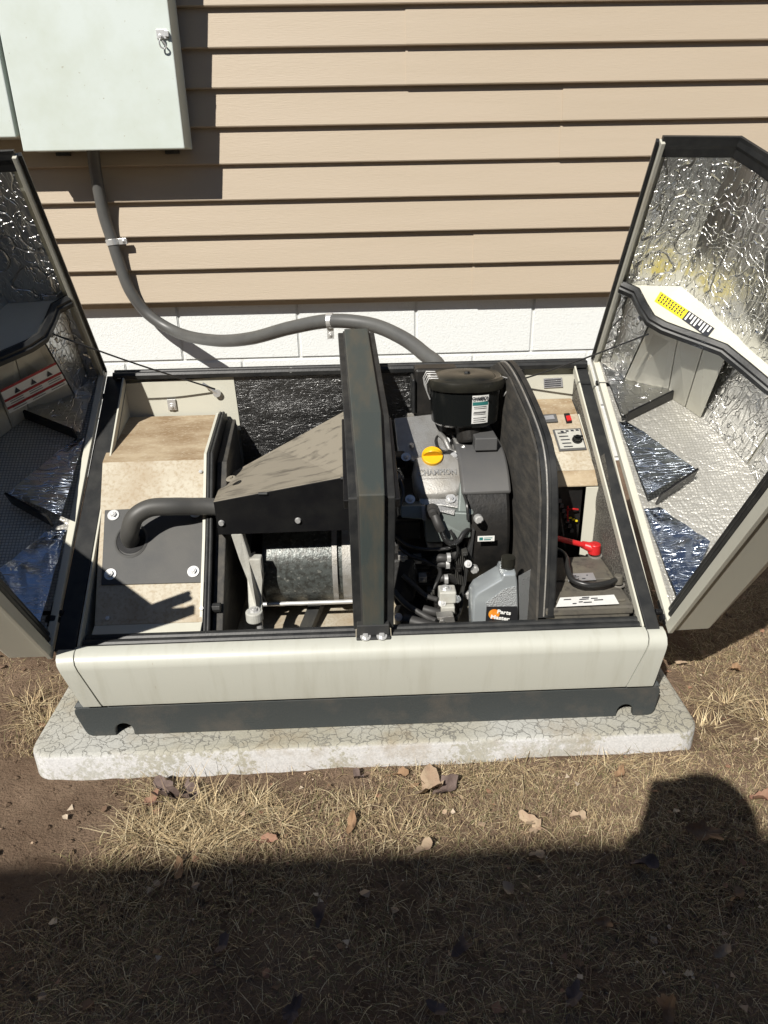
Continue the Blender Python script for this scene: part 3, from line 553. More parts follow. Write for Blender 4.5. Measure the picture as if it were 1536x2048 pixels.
bm = B(); plate(bm, [(dx+0.015,-1.40,0.14), (dx+0.015,-1.40,0.215), (dx+0.013,-1.27,0.345), (dx+0.007,-1.15,0.455), (dx+0.0,-0.97,0.490), (dx+0.011,-0.96,0.14)], (0.020, 0, 0)); obj('foam_face', bm, M['foam'], ld_, bev=0.002)
for q in ((-0.3874,-1.1200,0.4167), (-0.3631,-1.3700,0.2554)):
    bm = B(); q = Vector(q); cyl(bm, (q.x-0.012, q.y, q.z), (q.x+0.006, q.y, q.z), 0.009, n=8); cyl(bm, (q.x-0.022, q.y, q.z), (q.x-0.01, q.y, q.z), 0.004, n=10); obj('clip_nut', bm, M['rubber'], ld_, bev=0.001)

# --- muffler heat shield (dusty streaked cover)
cv = dict(fl=(-0.3662,-1.2850,0.4273), fr=(-0.1168,-1.2850,0.4699), br=(-0.1167,-1.0450,0.5283), bm_=(-0.2658,-1.0600,0.4539), bl=(-0.3821,-1.1000,0.4035), lo_l=(-0.3646,-1.2850,0.3598), lo_r=(-0.1209,-1.2850,0.3616))
K = {k: Vector(v) for k, v in cv.items()}
fn = None
bm = B()
top = [K['fl'], K['fr'], K['br'], K['bm_'], K['bl']]
plate(bm, top, (0, 0, -0.002)); mu = obj('muffler_cover', bm, M['cover'], GEN, bev=0.0008)
bm = B(); plate(bm, [K['fl']+Vector((0,-0.001,-0.001)), K['fr']+Vector((0,-0.001,-0.001)), K['lo_r'], K['lo_l']], (0, 0.003, 0)); obj('cover_front', bm, M['black'], mu, bev=0.0008)
bm = B(); plate(bm, [K['fl']+Vector((0,0.003,-0.003)), K['bl']+Vector((0,0,-0.003)), K['bl']+Vector((0,0,-0.10)), K['lo_l']+Vector((0,0.003,0))], (0.003, 0, 0)); obj('cover_side', bm, M['black'], mu)
for q in ((-0.3560,-1.2870,0.3849), (-0.2157,-1.2870,0.3852)):
    bm = B(); cyl(bm, Vector(q), Vector(q)+Vector((0,-0.004,0)), 0.006, 0.0045, n=16); obj('screw', bm, M['steel'], mu, smooth=30)
for q in ((-0.2754,-1.2865,0.4387), (-0.1260,-1.2865,0.4640)):
    bm = B(); q = Vector(q); cyl(bm, q-Vector((0.008,0,-0.0015)), q+Vector((0.008,0,0.0015)), 0.003, n=10); obj('bend_tab', bm, M['black_dust'], mu, smooth=True)
cn = (K['fr']-K['fl']).cross(K['br']-K['fr']).normalized(); cn = cn if cn.z > 0 else -cn
q = Vector((-0.3410,-1.2200,0.4381)); q = q-cn*((q-K['fl']).dot(cn)-0.0005)
bm = B(); cyl(bm, q, q+cn*0.0012, 0.010, 0.008, n=20); cyl(bm, q+cn*0.001, q+cn*0.004, 0.0045, 0.004, n=6); obj('top_screw', bm, M['cover'], mu)

# --- alternator
alt = B(); ax0 = Vector((-0.300, -1.155, 0.238)); ax1 = Vector((-0.105, -1.155, 0.238))
cyl(alt, ax0, ax1, 0.090, n=40); al = obj('alternator', alt, M['stator'], GEN, smooth=30)
bm = B(); cyl(bm, ax0+Vector((-0.022,0,0)), ax0+Vector((0.004,0,0)), 0.070, 0.098, n=32); obj('end_bell', bm, M['engine_black'], al, smooth=35)
bm = B(); cyl(bm, ax1+Vector((-0.035,0,0)), ax1, 0.097, n=40); cyl(bm, ax1+Vector((-0.055,0,0)), ax1+Vector((-0.045,0,0)), 0.097, n=40); obj('clamp_ring', bm, M['alu_dull'], al, smooth=35)
for th_ in (-32,):
    bm = B(); t = math.radians(th_); p = Vector((0, -0.104*math.cos(t), 0.104*math.sin(t)))
    cyl(bm, ax0+p+Vector((-0.02,0,0)), ax1+p, 0.0045, n=12); cyl(bm, ax0+p+Vector((-0.026,0,0)), ax0+p+Vector((-0.016,0,0)), 0.009, n=6); obj('through_bolt', bm, M['steel'], al, smooth=30)
# end bracket: pale casting
br = [(-0.3431,-1.2850,0.3631), (-0.3210,-1.2850,0.3624), (-0.3113,-1.2850,0.3078), (-0.2907,-1.2850,0.3070), (-0.2909,-1.2850,0.2618), (-0.2959,-1.3000,0.2268), (-0.2915,-1.3300,0.2140), (-0.2963,-1.3400,0.2095), (-0.3146,-1.3400,0.2124), (-0.3182,-1.3100,0.2281), (-0.3212,-1.2850,0.2630), (-0.3321,-1.2850,0.3064)]
bm = B(); plate(bm, br, (0, 0.022, 0.0)); obj('end_bracket', bm, M['castcream'], al, bev=0.003)
bm = B(); q = Vector((-0.3030,-1.3450,0.2303)); cyl(bm, q+Vector((0,0,-0.02)), q, 0.016, n=24); obj('foot', bm, M['castcream'], al, bev=0.002)
bm = B(); bolt(bm, q, (0,-0.2,1), 0.0065); obj('foot_bolt', bm, M['steel'], al)
bm = B(); cyl(bm, q+Vector((0.008,0,-0.075)), q+Vector((0.008,0,-0.018)), 0.006, n=12); obj('foot_stud', bm, M['steel'], al)
for a_, b_ in ((( -0.245,-1.40,0.128), (-0.19,-1.15,0.165)), ((-0.22,-1.32,0.150), (-0.075,-1.39,0.150))):
    bm = B(); a_ = Vector(a_); b_ = Vector(b_); d = (b_-a_).normalized(); s_ = d.cross(Vector((0,0,1))).normalized()*0.013
    plate(bm, [a_-s_, a_+s_, b_+s_, b_-s_], (0, 0, -0.022)); obj('frame_rail', bm, M['black_dust'], GEN, bev=0.0012)

# --- centre beam
cb_in = [(-0.083,-1.456,0.2405), (-0.083,-1.455,0.256), (-0.0800,-1.452,0.500), (-0.0840,-1.250,0.5760), (-0.1000,-0.935,0.672)]
def ribbon(pts, w_list, nrm, thick):
    """sheet ribbon across x along a path in y-z, with per-point widths"""
    bm = B(); rings = []
    for i, (p, w_) in enumerate(zip(pts, w_list)):
        p = Vector(p); d = (Vector(pts[min(i+1, len(pts)-1)])-Vector(pts[max(i-1, 0)])).normalized(); n_ = Vector((1,0,0)).cross(d).normalized()
        if n_.y > 0: n_ = -n_
        lo = p-n_*thick
        rings.append([p+Vector((-w_/2,0,0)), p+Vector((w_/2,0,0)), lo+Vector((w_/2,0,0)), lo+Vector((-w_/2,0,0))])
    ringed(bm, rings); return bm
bmo = ribbon([Vector(p) for p in cb_in], [0.036, 0.036, 0.041, 0.053, 0.050], None, 0.022)
beam = obj('centre_beam', bmo, M['beamgrey'], GEN, bev=0.002)
for sgn in (-1, 1):
    pts = [Vector(p)+Vector((sgn*hw_, 0.012, -0.010)) for hw_, p in zip((0.0265,0.0295,0.0340,0.0325), cb_in[1:])]
    bm = ribbon(pts, [0.016, 0.017, 0.014, 0.013], None, 0.010); obj('beam_seal', bm, M['rubber'], beam, bev=0.002)
    bm = ribbon([pts[0]+Vector((-sgn*0.0075,-0.002,0.003)), pts[1]+Vector((-sgn*0.0075,-0.002,0.003)), pts[2]+Vector((-sgn*0.0065,-0.002,0.003)), pts[3]+Vector((-sgn*0.006,-0.002,0.003))], [0.0035]*4, None, 0.012); obj('beam_lip', bm, M['black_dust'], beam)
    a_ = pts[1]+Vector((sgn*0.010, 0.0, -0.004)); b_ = pts[2]+Vector((sgn*0.006, 0.0, -0.004))
    bm = ribbon([a_, b_], [0.012, 0.010], None, 0.018); obj('seal_channel', bm, M['black'], beam, bev=0.0015)
bm = B(); box(bm, (-0.113, -1.462, 0.2340), (-0.054, -1.430, 0.2400)); box(bm, (-0.112, -1.456, 0.2400), (-0.056, -1.440, 0.262)); obj('beam_foot', bm, M['black_dust'], beam, bev=0.002)
for x in (-0.0975, -0.0695):
    bm = B(); bolt(bm, (x, -1.4575, 0.2402), (0,-0.35,1), 0.0052); obj('bolt', bm, M['steel'], beam)

# --- engine
eng = B(); box(eng, (-0.03, -1.225, 0.126), (0.10, -1.02, 0.36)); cyl(eng, (-0.045,-1.13,0.25), (0.10,-1.13,0.25), 0.10, n=28)
cyl(eng, (0.0,-1.24,0.15), (0.0,-1.34,0.165), 0.04, n=20)
en = obj('engine', eng, M['engine_black'], GEN, bev=0.004)
# blower housing volute
def volute(x0, x1, cy, cz, r, a0, a1, extra):
    pts = [(cy+r*math.cos(math.radians(a))*1.0, cz+r*math.sin(math.radians(a))) for a in np.linspace(a0, a1, 22)]+extra
    bm = B(); plate(bm, [(x0, y, z) for y, z in pts], (x1-x0, 0, 0)); return bm
bmv = volute(0.100, 0.186, -1.115, 0.315, 0.147, 80, 290, [(-1.02, 0.14), (-0.98, 0.2), (-0.98, 0.455)])
obj('blower_housing', bmv, M['engine_black'], en, bev=0.007, smooth=50)
o_ = [(-1.115+0.152*math.cos(math.radians(a)), 0.315+0.152*math.sin(math.radians(a))) for a in np.linspace(90, 143, 10)]
i_ = [(-1.115+0.120*math.cos(math.radians(a)), 0.315+0.120*math.sin(math.radians(a))) for a in np.linspace(143, 90, 10)]
bm = B(); plate(bm, [(0.094, y, z) for y, z in [(-0.985, 0.467)]+o_+i_+[(-0.985, 0.44)]], (0.095, 0, 0)); obj('shroud_top', bm, M['engine_grey'], en, bev=0.005, smooth=40)
for q in ((0.1195,-1.2750,0.3724), (0.1176,-1.2620,0.2592), (0.1094,-1.2500,0.1951)):
    bm = B(); q = Vector(q); cyl(bm, q, q+Vector((0,-0.010,0.002)), 0.009, 0.008, n=18); cyl(bm, q+Vector((0,-0.009,0.002)), q+Vector((0,-0.015,0.003)), 0.0055, n=6); obj('shroud_bolt', bm, M['steel'], en, smooth=30)
# sticker on the housing
q = Vector((0.1353,-1.2800,0.3326)); bm = B(); box(bm, (q.x-0.016, q.y-0.0008, q.z-0.0055), (q.x+0.016, q.y, q.z+0.0055)); st = obj('sticker', bm, M['white'], en)
for x0_, x1_, z0_, z1_ in ((-0.013, -0.006, -0.003, 0.003), (-0.004, 0.012, 0.001, 0.0022), (-0.004, 0.009, -0.003, -0.001)):
    bm = B(); box(bm, (q.x+x0_, q.y-0.0013, q.z+z0_), (q.x+x1_, q.y-0.0008, q.z+z1_)); obj('sticker_mark', bm, M['teal'], en)
# silver heat deflector above, blue-grey in the beam shade
bm = B(); plate(bm, [(-0.0250,-1.0300,0.4998), (0.0533,-1.0300,0.5063), (0.0964,-1.1000,0.4564), (0.0898,-1.1400,0.4362), (0.0132,-1.1400,0.4375), (-0.0213,-1.1100,0.4504)], (0, 0.004, -0.006)); obj('heat_deflector', bm, M['alu'], en, bev=0.002)
bm = B(); q = Vector((0.0067,-1.1050,0.4607)); cyl(bm, q, q+Vector((0,-0.002,0.006)), 0.005, n=6); obj('deflector_screw', bm, M['steel'], en)
bm = B(); plate(bm, [(0.0055,-1.0000,0.5013), (0.0755,-1.0000,0.5060), (0.0767,-1.0300,0.4969), (-0.0060,-1.0300,0.4949)], (0, 0.0, -0.01)); obj('deflector_rib', bm, M['alu_dull'], en, bev=0.001)
# valve cover
vcp = [(0.0124,-1.1500,0.4495), (0.0388,-1.1450,0.4533), (0.0808,-1.1450,0.4541), (0.0967,-1.1550,0.4445), (0.1034,-1.1750,0.4274), (0.0996,-1.2000,0.4057), (0.0852,-1.2150,0.3944), (0.0439,-1.2200,0.3936), (0.0168,-1.2200,0.3966), (0.0067,-1.2000,0.4087), (0.0056,-1.1750,0.4305)]
vq = [Vector(p) for p in vcp]
vu = (Vector((0.0920,-1.1800,0.4244))-Vector((0.0131,-1.1800,0.4237))).normalized(); vw = (vq[1]-vq[7]).normalized(); vn = vu.cross(vw).normalized(); vn = vn if vn.y < 0 else -vn
vc_ = sum(vq, Vector())/len(vq)
flat = lambda p, o: p-vn*((p-vc_).dot(vn)-o)
bm = B()
ringed(bm, [[flat(vc_+(p-vc_)*1.07, -0.016) for p in vq], [flat(vc_+(p-vc_)*1.04, 0.0) for p in vq], [flat(vc_+(p-vc_)*0.95, 0.008) for p in vq], [flat(vc_+(p-vc_)*0.88, 0.010) for p in vq]])
vc = obj('valve_cover', bm, M['alu_dull'], en, bev=0.0015, smooth=35)
fl_ = [(0.0147,-1.2220,0.3965), (0.0776,-1.2220,0.3912), (0.1050,-1.2100,0.4084), (0.1123,-1.2150,0.4008), (0.0860,-1.2350,0.3755), (0.0573,-1.2320,0.3815), (0.0121,-1.2300,0.3842)]
bm = B(); plate(bm, [flat(Vector(p), 0.001) for p in fl_], -vn*0.007); obj('cover_flange', bm, M['alu'], en, bev=0.0012)
for q in ((0.0892,-1.1500,0.4503), (0.0738,-1.2220,0.3893), (-0.0046,-1.2220,0.3908), (-0.0075,-1.1500,0.4543)):
    bm = B(); bolt(bm, flat(Vector(q), 0.004), vn, 0.0055); obj('cover_bolt', bm, M['steel'], en)
tm = text_mesh('CHAMPION', 0.0185, M['alu'], 0.0022, 1.02, 0.0003)
link('cover_lettering', tm, en, surf_matrix(flat(Vector((0.0515,-1.1800,0.4246)), 0.0105), vu, vw, 0.76, 1.0))
tm = text_mesh('IGNITION SYSTEMS', 0.0075, M['alu_dull'], 0.0006, 1.05)
for k_ in (0.0, 0.02): 
    q = flat(Vector((0.0506,-1.1900,0.4159)), 0.0104); bm = B(); e = vu*0.030
    if k_: continue
    plate(bm, [q-e+vw*0.0012, q+e+vw*0.0012, q+e-vw*0.0004, q-e-vw*0.0004], vn*0.0008); obj('cover_rib', bm, M['alu_dull'], en)
# yellow oil filler cap: half-disc grip on a round base
q = flat(Vector((0.0441,-1.1520,0.4493)), 0.010)
bm = B(); cyl(bm, q-vn*0.002, q+vn*0.007, 0.0215, 0.0205, n=28); cap = obj('oil_cap', bm, M['yellow'], en, bev=0.001, smooth=30)
bm = B(); hd = [q+vn*0.006+vu*(0.0195*math.cos(t))+vn*(0.017*abs(math.sin(t))) for t in np.linspace(0, math.pi, 14)]
plate(bm, [p+vw*0.004 for p in hd], -vw*0.006); obj('oil_cap_grip', bm, M['yellow'], en, bev=0.0012)
# side casting beside the valve cover
bm = B(); plate(bm, [(0.0930,-1.2100,0.4203), (0.1174,-1.2100,0.4164), (0.1165,-1.2350,0.3881), (0.1150,-1.2550,0.3708), (0.0844,-1.2550,0.3719), (0.0884,-1.2350,0.3943)], (0, 0.02, 0)); obj('shroud_side', bm, M['engine_green'], en, bev=0.003)
# lower shroud
bm = B(); plate(bm, [(-0.0243,-1.2450,0.3898), (0.0176,-1.2450,0.3905), (0.0201,-1.2500,0.3822), (0.1061,-1.2620,0.3784), (0.1083,-1.2700,0.3308), (0.0494,-1.2680,0.3213), (0.0226,-1.2680,0.3222), (0.0194,-1.2580,0.3650), (-0.0242,-1.2580,0.3706)], (0, 0.03, -0.004)); obj('lower_shroud', bm, M['engine_green'], en, bev=0.003)
bm = B(); plate(bm, [(0.0145,-1.2480,0.3919), (0.0221,-1.2480,0.3916), (0.0238,-1.2620,0.3667), (0.0163,-1.2620,0.3669)], (0, -0.003, 0)); plate(bm, [(0.0466,-1.2500,0.3917), (0.0784,-1.2550,0.3845), (0.0759,-1.2620,0.3753), (0.0476,-1.2600,0.3836)], (0, -0.002, 0)); obj('bright_edge', bm, M['alu'], en, bev=0.0008)
q = Vector((0.0347,-1.2750,0.3845)); bm = B(); cyl(bm, q+Vector((0,0.02,0)), q, 0.013, n=24); cyl(bm, q, q+Vector((0,-0.006,0)), 0.010, 0.007, n=20); cyl(bm, q+Vector((0,-0.006,0)), q+Vector((0,-0.008,0)), 0.004, n=6); obj('spark_plug_boot', bm, M['hose'], en, smooth=35)
bm = B(); tube(bm, [(0.0394,-1.2850,0.3806), (0.0463,-1.2920,0.3642), (0.0562,-1.2900,0.3391), (0.0686,-1.2900,0.3293), (0.0824,-1.2850,0.3316), (0.0939,-1.2750,0.3431), (0.1052,-1.2620,0.3450)], 0.0052, 12); obj('ignition_lead', bm, M['wire'], en, smooth=True)
bm = B(); tube(bm, [(0.0377,-1.2830,0.3839), (0.0425,-1.2920,0.3715), (0.0482,-1.2920,0.3590)], 0.0085, 12); obj('lead_collar', bm, M['hose'], en, smooth=True)
# oil cooler fins
a_ = Vector((0.0736,-1.2700,0.3000)); b_ = Vector((0.1053,-1.2700,0.3042)); c_ = Vector((0.0997,-1.2700,0.2253)); d_ = Vector((0.0729,-1.2700,0.2341))
for i in range(9):
    t = i/8; bm = B(); p0 = a_*(1-t)+b_*t; p1 = d_*(1-t)+c_*t
    plate(bm, [p0, p0+Vector((0.0016,0,0)), p1+Vector((0.0016,0,0)), p1], (0, 0.016, 0)); obj('cooler_fin', bm, M['black_dust'], en)
bm = B(); plate(bm, [(0.1036,-1.2680,0.3054), (0.1090,-1.2680,0.3192), (0.1110,-1.2680,0.3455), (0.1158,-1.2680,0.3454), (0.1117,-1.2680,0.2922), (0.0968,-1.2680,0.1981), (0.0908,-1.2680,0.1984), (0.0994,-1.2680,0.2488)], (0, 0.012, 0)); obj('housing_flange', bm, M['black_dust'], en, bev=0.001)
for pts_, r_, nm in (([(0.0381,-1.2700,0.2829), (0.0466,-1.2800,0.2943), (0.0610,-1.2800,0.2937), (0.0737,-1.2700,0.2924), (0.0939,-1.2620,0.3006)], 0.0078, 'oil_hose'), ([(0.0375,-1.2400,0.2357), (0.0421,-1.2700,0.2718), (0.0583,-1.2800,0.2809), (0.0749,-1.2650,0.2646)], 0.0068, 'oil_hose'), ([(0.0434,-1.2700,0.2408), (0.0539,-1.2800,0.2504), (0.0698,-1.2700,0.2432), (0.0828,-1.2620,0.2326)], 0.0075, 'oil_hose'), ([(-0.0264,-1.3700,0.2176), (0.0019,-1.3850,0.2163), (0.0368,-1.4000,0.2129)], 0.0105, 'drain_hose'), ([(0.0120,-1.3300,0.2129), (0.0343,-1.3350,0.2085), (0.0587,-1.3300,0.2000)], 0.0085, 'drain_hose')):
    bm = B(); tube(bm, pts_, r_, 14); obj(nm, bm, M['hose'], en, smooth=True)
for q in ((0.0645,-1.2820,0.2957), (0.0605,-1.2820,0.2491), (0.0629,-1.2820,0.2818)):
    bm = B(); q = Vector(q); cyl(bm, q-Vector((0.0035,0,0)), q+Vector((0.0035,0,0)), 0.0092, n=20); box(bm, (q.x-0.003, q.y-0.013, q.z-0.003), (q.x+0.003, q.y-0.008, q.z+0.004)); obj('hose_clamp', bm, M['steel'], en, smooth=30)
# oil drain block
q = Vector((0.0594,-1.3350,0.2370)); bm = B(); box(bm, (q.x-0.017, q.y, q.z-0.012), (q.x+0.015, q.y+0.03, q.z+0.013)); obj('drain_block', bm, M['castcream'], en, bev=0.003)
q2 = Vector((0.0576,-1.3450,0.2160)); bm = B(); box(bm, (q2.x-0.013, q2.y, q2.z-0.008), (q2.x+0.013, q2.y+0.03, q2.z+0.008)); obj('drain_fitting', bm, M['castcream'], en, bev=0.002)
bm = B(); bolt(bm, q+Vector((-0.004, 0.014, 0.013)), (0,-0.2,1), 0.006); obj('drain_bolt', bm, M['steel'], en)
q3 = Vector((0.0511,-1.3700,0.2101)); bm = B(); plate(bm, [q3+Vector((-0.017,0,0.008)), q3+Vector((0.014,0,0.010)), q3+Vector((0.018,0,-0.008)), q3+Vector((-0.012,0,-0.010))], (0, 0.02, 0)); cyl(bm, q3+Vector((-0.008,0,0)), q3+Vector((-0.008,-0.006,0)), 0.006, n=6); obj('drain_bracket', bm, M['alu'], en, bev=0.001)
# left-side dark pieces under the cover
for q, w_, h_ in (((-0.0138,-1.2400,0.3346), 0.030, 0.020), ((-0.0318,-1.1900,0.4133), 0.012, 0.012), ((-0.0195,-1.1500,0.4431), 0.012, 0.012)):
    bm = B(); q = Vector(q); box(bm, (q.x-w_, q.y, q.z-h_), (q.x+w_, q.y+0.04, q.z+h_)); obj('engine_bracket', bm, M['engine_black'], en, bev=0.004)
bm = B(); bolt(bm, Vector((-0.0260,-1.1950,0.4255)), (0,-1,0.2), 0.006); obj('bracket_bolt', bm, M['alu_dull'], en)
bm = B()
for i in range(6): cyl(bm, (-0.03+0.0*i, -1.255, 0.225+0.009*i), (0.075, -1.255, 0.225+0.009*i), 0.003, n=8)
obj('cylinder_fins', bm, M['black_dust'], en)
bm = B(); plate(bm, [(-0.0516,-1.2700,0.2883), (0.0014,-1.2700,0.2918), (0.0083,-1.2800,0.2477), (-0.0029,-1.3000,0.2098), (-0.0401,-1.3100,0.2061)], (0, 0.03, 0)); obj('starter_body', bm, M['engine_black'], en, bev=0.006)
bm = B(); tube(bm, [(0.0666,-1.2800,0.3527), (0.0738,-1.2850,0.3392), (0.0826,-1.2800,0.3101), (0.0788,-1.2700,0.2836)], 0.003, 8); tube(bm, [(0.0978,-1.2350,0.4043), (0.1003,-1.2600,0.3942), (0.1015,-1.2700,0.3676)], 0.0028, 8); tube(bm, [(0.0935,-1.0800,0.4639), (0.0817,-1.1200,0.4561), (0.0988,-1.1600,0.4536), (0.1051,-1.1900,0.4330)], 0.0035, 8); obj('wiring', bm, M['wire'], en, smooth=True)

# harness, hoses and fasteners crowding the engine bay
rr = random.Random(3)
def cable(pts, r, m_='wire', nm='wiring_loom'):
    bm = B(); tube(bm, pts, r, 9); obj(nm, bm, M[m_], en, smooth=True)
cable([(-0.0263,-1.2500,0.3043), (-0.0063,-1.2700,0.2953), (0.0202,-1.2750,0.2861), (0.0488,-1.2800,0.2682), (0.0366,-1.2900,0.2357), (0.0184,-1.3000,0.2167)], 0.0042)
cable([(-0.0353,-1.2400,0.3267), (-0.0129,-1.2700,0.3191), (0.0149,-1.2800,0.3146), (0.0530,-1.2800,0.3133), (0.0786,-1.2800,0.3187)], 0.0035)
cable([(-0.0241,-1.2900,0.2655), (-0.0028,-1.3000,0.2484), (0.0174,-1.3100,0.2315), (0.0402,-1.3300,0.2315)], 0.005, 'hose')
cable([(-0.0439,-1.3200,0.2506), (-0.0213,-1.3500,0.2373), (0.0123,-1.3700,0.2225), (0.0310,-1.3850,0.2205)], 0.0055, 'hose')
cable([(0.0952,-1.2700,0.2107), (0.0886,-1.3000,0.1949), (0.0738,-1.3400,0.1924)], 0.0035)
cable([(-0.0301,-1.1600,0.4313), (-0.0224,-1.2000,0.4252), (-0.0179,-1.2200,0.4071), (-0.0250,-1.2400,0.3877)], 0.0045)
cable([(0.0737,-1.0600,0.4777), (0.0582,-1.0900,0.4682), (0.0634,-1.1200,0.4566), (0.0863,-1.1400,0.4564)], 0.0032)
cable([(0.0933,-1.0800,0.4769), (0.1001,-1.1100,0.4650), (0.1162,-1.1200,0.4582), (0.1343,-1.1200,0.4651)], 0.004, 'alu')
cable([(0.1945,-1.0500,0.5380), (0.2044,-1.0500,0.5056), (0.2024,-1.0600,0.4652), (0.1916,-1.0800,0.4391)], 0.004)
for k_, q in enumerate(((0.0280,-1.2750,0.2794), (0.0152,-1.2900,0.2531), (0.0299,-1.3000,0.2296), (0.0423,-1.3300,0.2161), (0.0062,-1.2700,0.2840), (0.0955,-1.2850,0.3036), (0.0849,-1.2850,0.2695), (-0.0218,-1.2700,0.2894))):
    q = Vector(q); bm = B(); w_ = 0.005+0.005*rr.random(); box(bm, (q.x-w_, q.y, q.z-w_*0.8), (q.x+w_, q.y+0.02, q.z+w_*0.8)); cyl(bm, q, q+Vector((0,-0.005,0)), w_*0.5, n=10); obj('small_fitting', bm, M[('engine_black', 'alu_dull', 'black_dust')[k_ % 3]], en, bev=0.0012)
for q in ((-0.0432,-1.2500,0.2798), (0.0666,-1.0900,0.4593), (0.0787,-1.1000,0.4687), (0.0473,-1.3350,0.2277), (0.1026,-1.2800,0.2793), (0.0789,-1.3100,0.2203), (-0.0360,-1.3600,0.2160)):
    bm = B(); bolt(bm, Vector(q), (0,-0.8,0.5), 0.0042); obj('engine_bolt', bm, M['steel'], en)
bm = B(); plate(bm, [(0.0242,-1.2500,0.3133), (0.0573,-1.2500,0.3100), (0.0551,-1.2550,0.2941), (0.0278,-1.2550,0.2973)], (0, 0.02, 0)); obj('casting_boss', bm, M['alu_dull'], en, bev=0.003)

# --- air filter canister
def oval(cx, cy, z, rx, ry, n=44): return [Vector((cx+rx*math.copysign(abs(math.cos(t))**0.85, math.cos(t)), cy+ry*math.copysign(abs(math.sin(t))**0.85, math.sin(t)), z)) for t in [2*math.pi*i/n for i in range(n)]]
fc = (0.116, -1.082)
bm = B(); ringed(bm, [oval(*fc, 0.506, 0.062, 0.054), oval(*fc, 0.511, 0.067, 0.059), oval(*fc, 0.576, 0.0715, 0.063), oval(*fc, 0.580, 0.0715, 0.063)]); af = obj('air_filter', bm, M['gloss'], GEN, smooth=40)
bm = B(); ringed(bm, [oval(*fc, 0.580, 0.0765, 0.068), oval(*fc, 0.590, 0.0785, 0.070), oval(*fc, 0.598, 0.0760, 0.0675), oval(*fc, 0.601, 0.0700, 0.0615), oval(*fc, 0.5985, 0.0660, 0.0575), oval(*fc, 0.5985, 0.0600, 0.0515), oval(*fc, 0.603, 0.0550, 0.0465), oval(*fc, 0.605, 0.030, 0.026), oval(*fc, 0.6045, 0.016, 0.014), oval(*fc, 0.6035, 0.010, 0.009)]); obj('filter_lid', bm, M['gloss_dust'], af, smooth=40)
bm = B(); cyl(bm, (fc[0]+0.004, fc[1]+0.002, 0.603), (fc[0]+0.004, fc[1]+0.002, 0.607), 0.0075, 0.005, n=6); obj('lid_knob', bm, M['black'], af)
for sgn in (0, 1):
    yy = fc[1]-0.030+0.042*sgn; x0_ = fc[0]-0.069
    bm = B(); tube(bm, [(x0_+0.012, yy, 0.601), (x0_-0.006, yy, 0.602), (x0_-0.012, yy, 0.590), (x0_-0.010, yy, 0.575), (x0_-0.004, yy, 0.560)], 0.0013, 8, smoothpath=False); tube(bm, [(x0_+0.012, yy+0.018, 0.601), (x0_-0.006, yy+0.018, 0.602), (x0_-0.012, yy+0.018, 0.590), (x0_-0.010, yy+0.018, 0.575), (x0_-0.004, yy+0.018, 0.560)], 0.0013, 8, smoothpath=False)
    obj('wire_clip', bm, M['steel'], af, smooth=True)
bm = B(); tube(bm, [(fc[0]+0.066, fc[1]-0.02, 0.60), (fc[0]+0.082, fc[1]-0.022, 0.596), (fc[0]+0.083, fc[1]-0.024, 0.575), (fc[0]+0.074, fc[1]-0.022, 0.56)], 0.0013, 8, smoothpath=False); obj('wire_clip', bm, M['steel'], af, smooth=True)
# canister label
def curved_label(xa, xb, za, zb, off, n=6):
    bm = B(); rows = []
    for z in (za, zb):
        k = 0.067+(0.0715-0.067)*(z-0.511)/0.065; ky = 0.059+(0.063-0.059)*(z-0.511)/0.065+0.0004
        row = []
        for i in range(n+1):
            x = xa+(xb-xa)*i/n; u = abs((x-fc[0])/k)**(1/0.85); c_ = math.sqrt(max(0, 1-min(1, u*u))); row.append(Vector((x, fc[1]-ky*c_**0.85-off, z)))
        rows.append(row)
    vs = [[bm.verts.new(p) for p in r] for r in rows]
    for i in range(n): bm.faces.new((vs[0][i], vs[0][i+1], vs[1][i+1], vs[1][i]))
    return bm
lx0, lx1 = 0.122, 0.155
obj('filter_label', curved_label(lx0, lx1, 0.5165, 0.5735, 0.0006), M['white'], af)
obj('label_band', curved_label(lx0+0.001, lx1-0.001, 0.5535, 0.5605, 0.0010), M['teal'], af)
for zz in (0.550, 0.5465, 0.5395, 0.5375, 0.5345, 0.5275, 0.5235, 0.5195):
    obj('label_line', curved_label(lx0+0.003+0.002*random.random(), lx1-0.003-0.005*random.random(), zz, zz+0.0011, 0.0011), M['ink'], af)
link('label_lettering', text_mesh('CHAMPION', 0.0085, M['ink'], 0.0, 0.95, 0.0004), af, surf_matrix((0.1385, fc[1]-0.0645, 0.5680), (1,0.14,0), (0,-0.05,1), 0.80, 1.0))
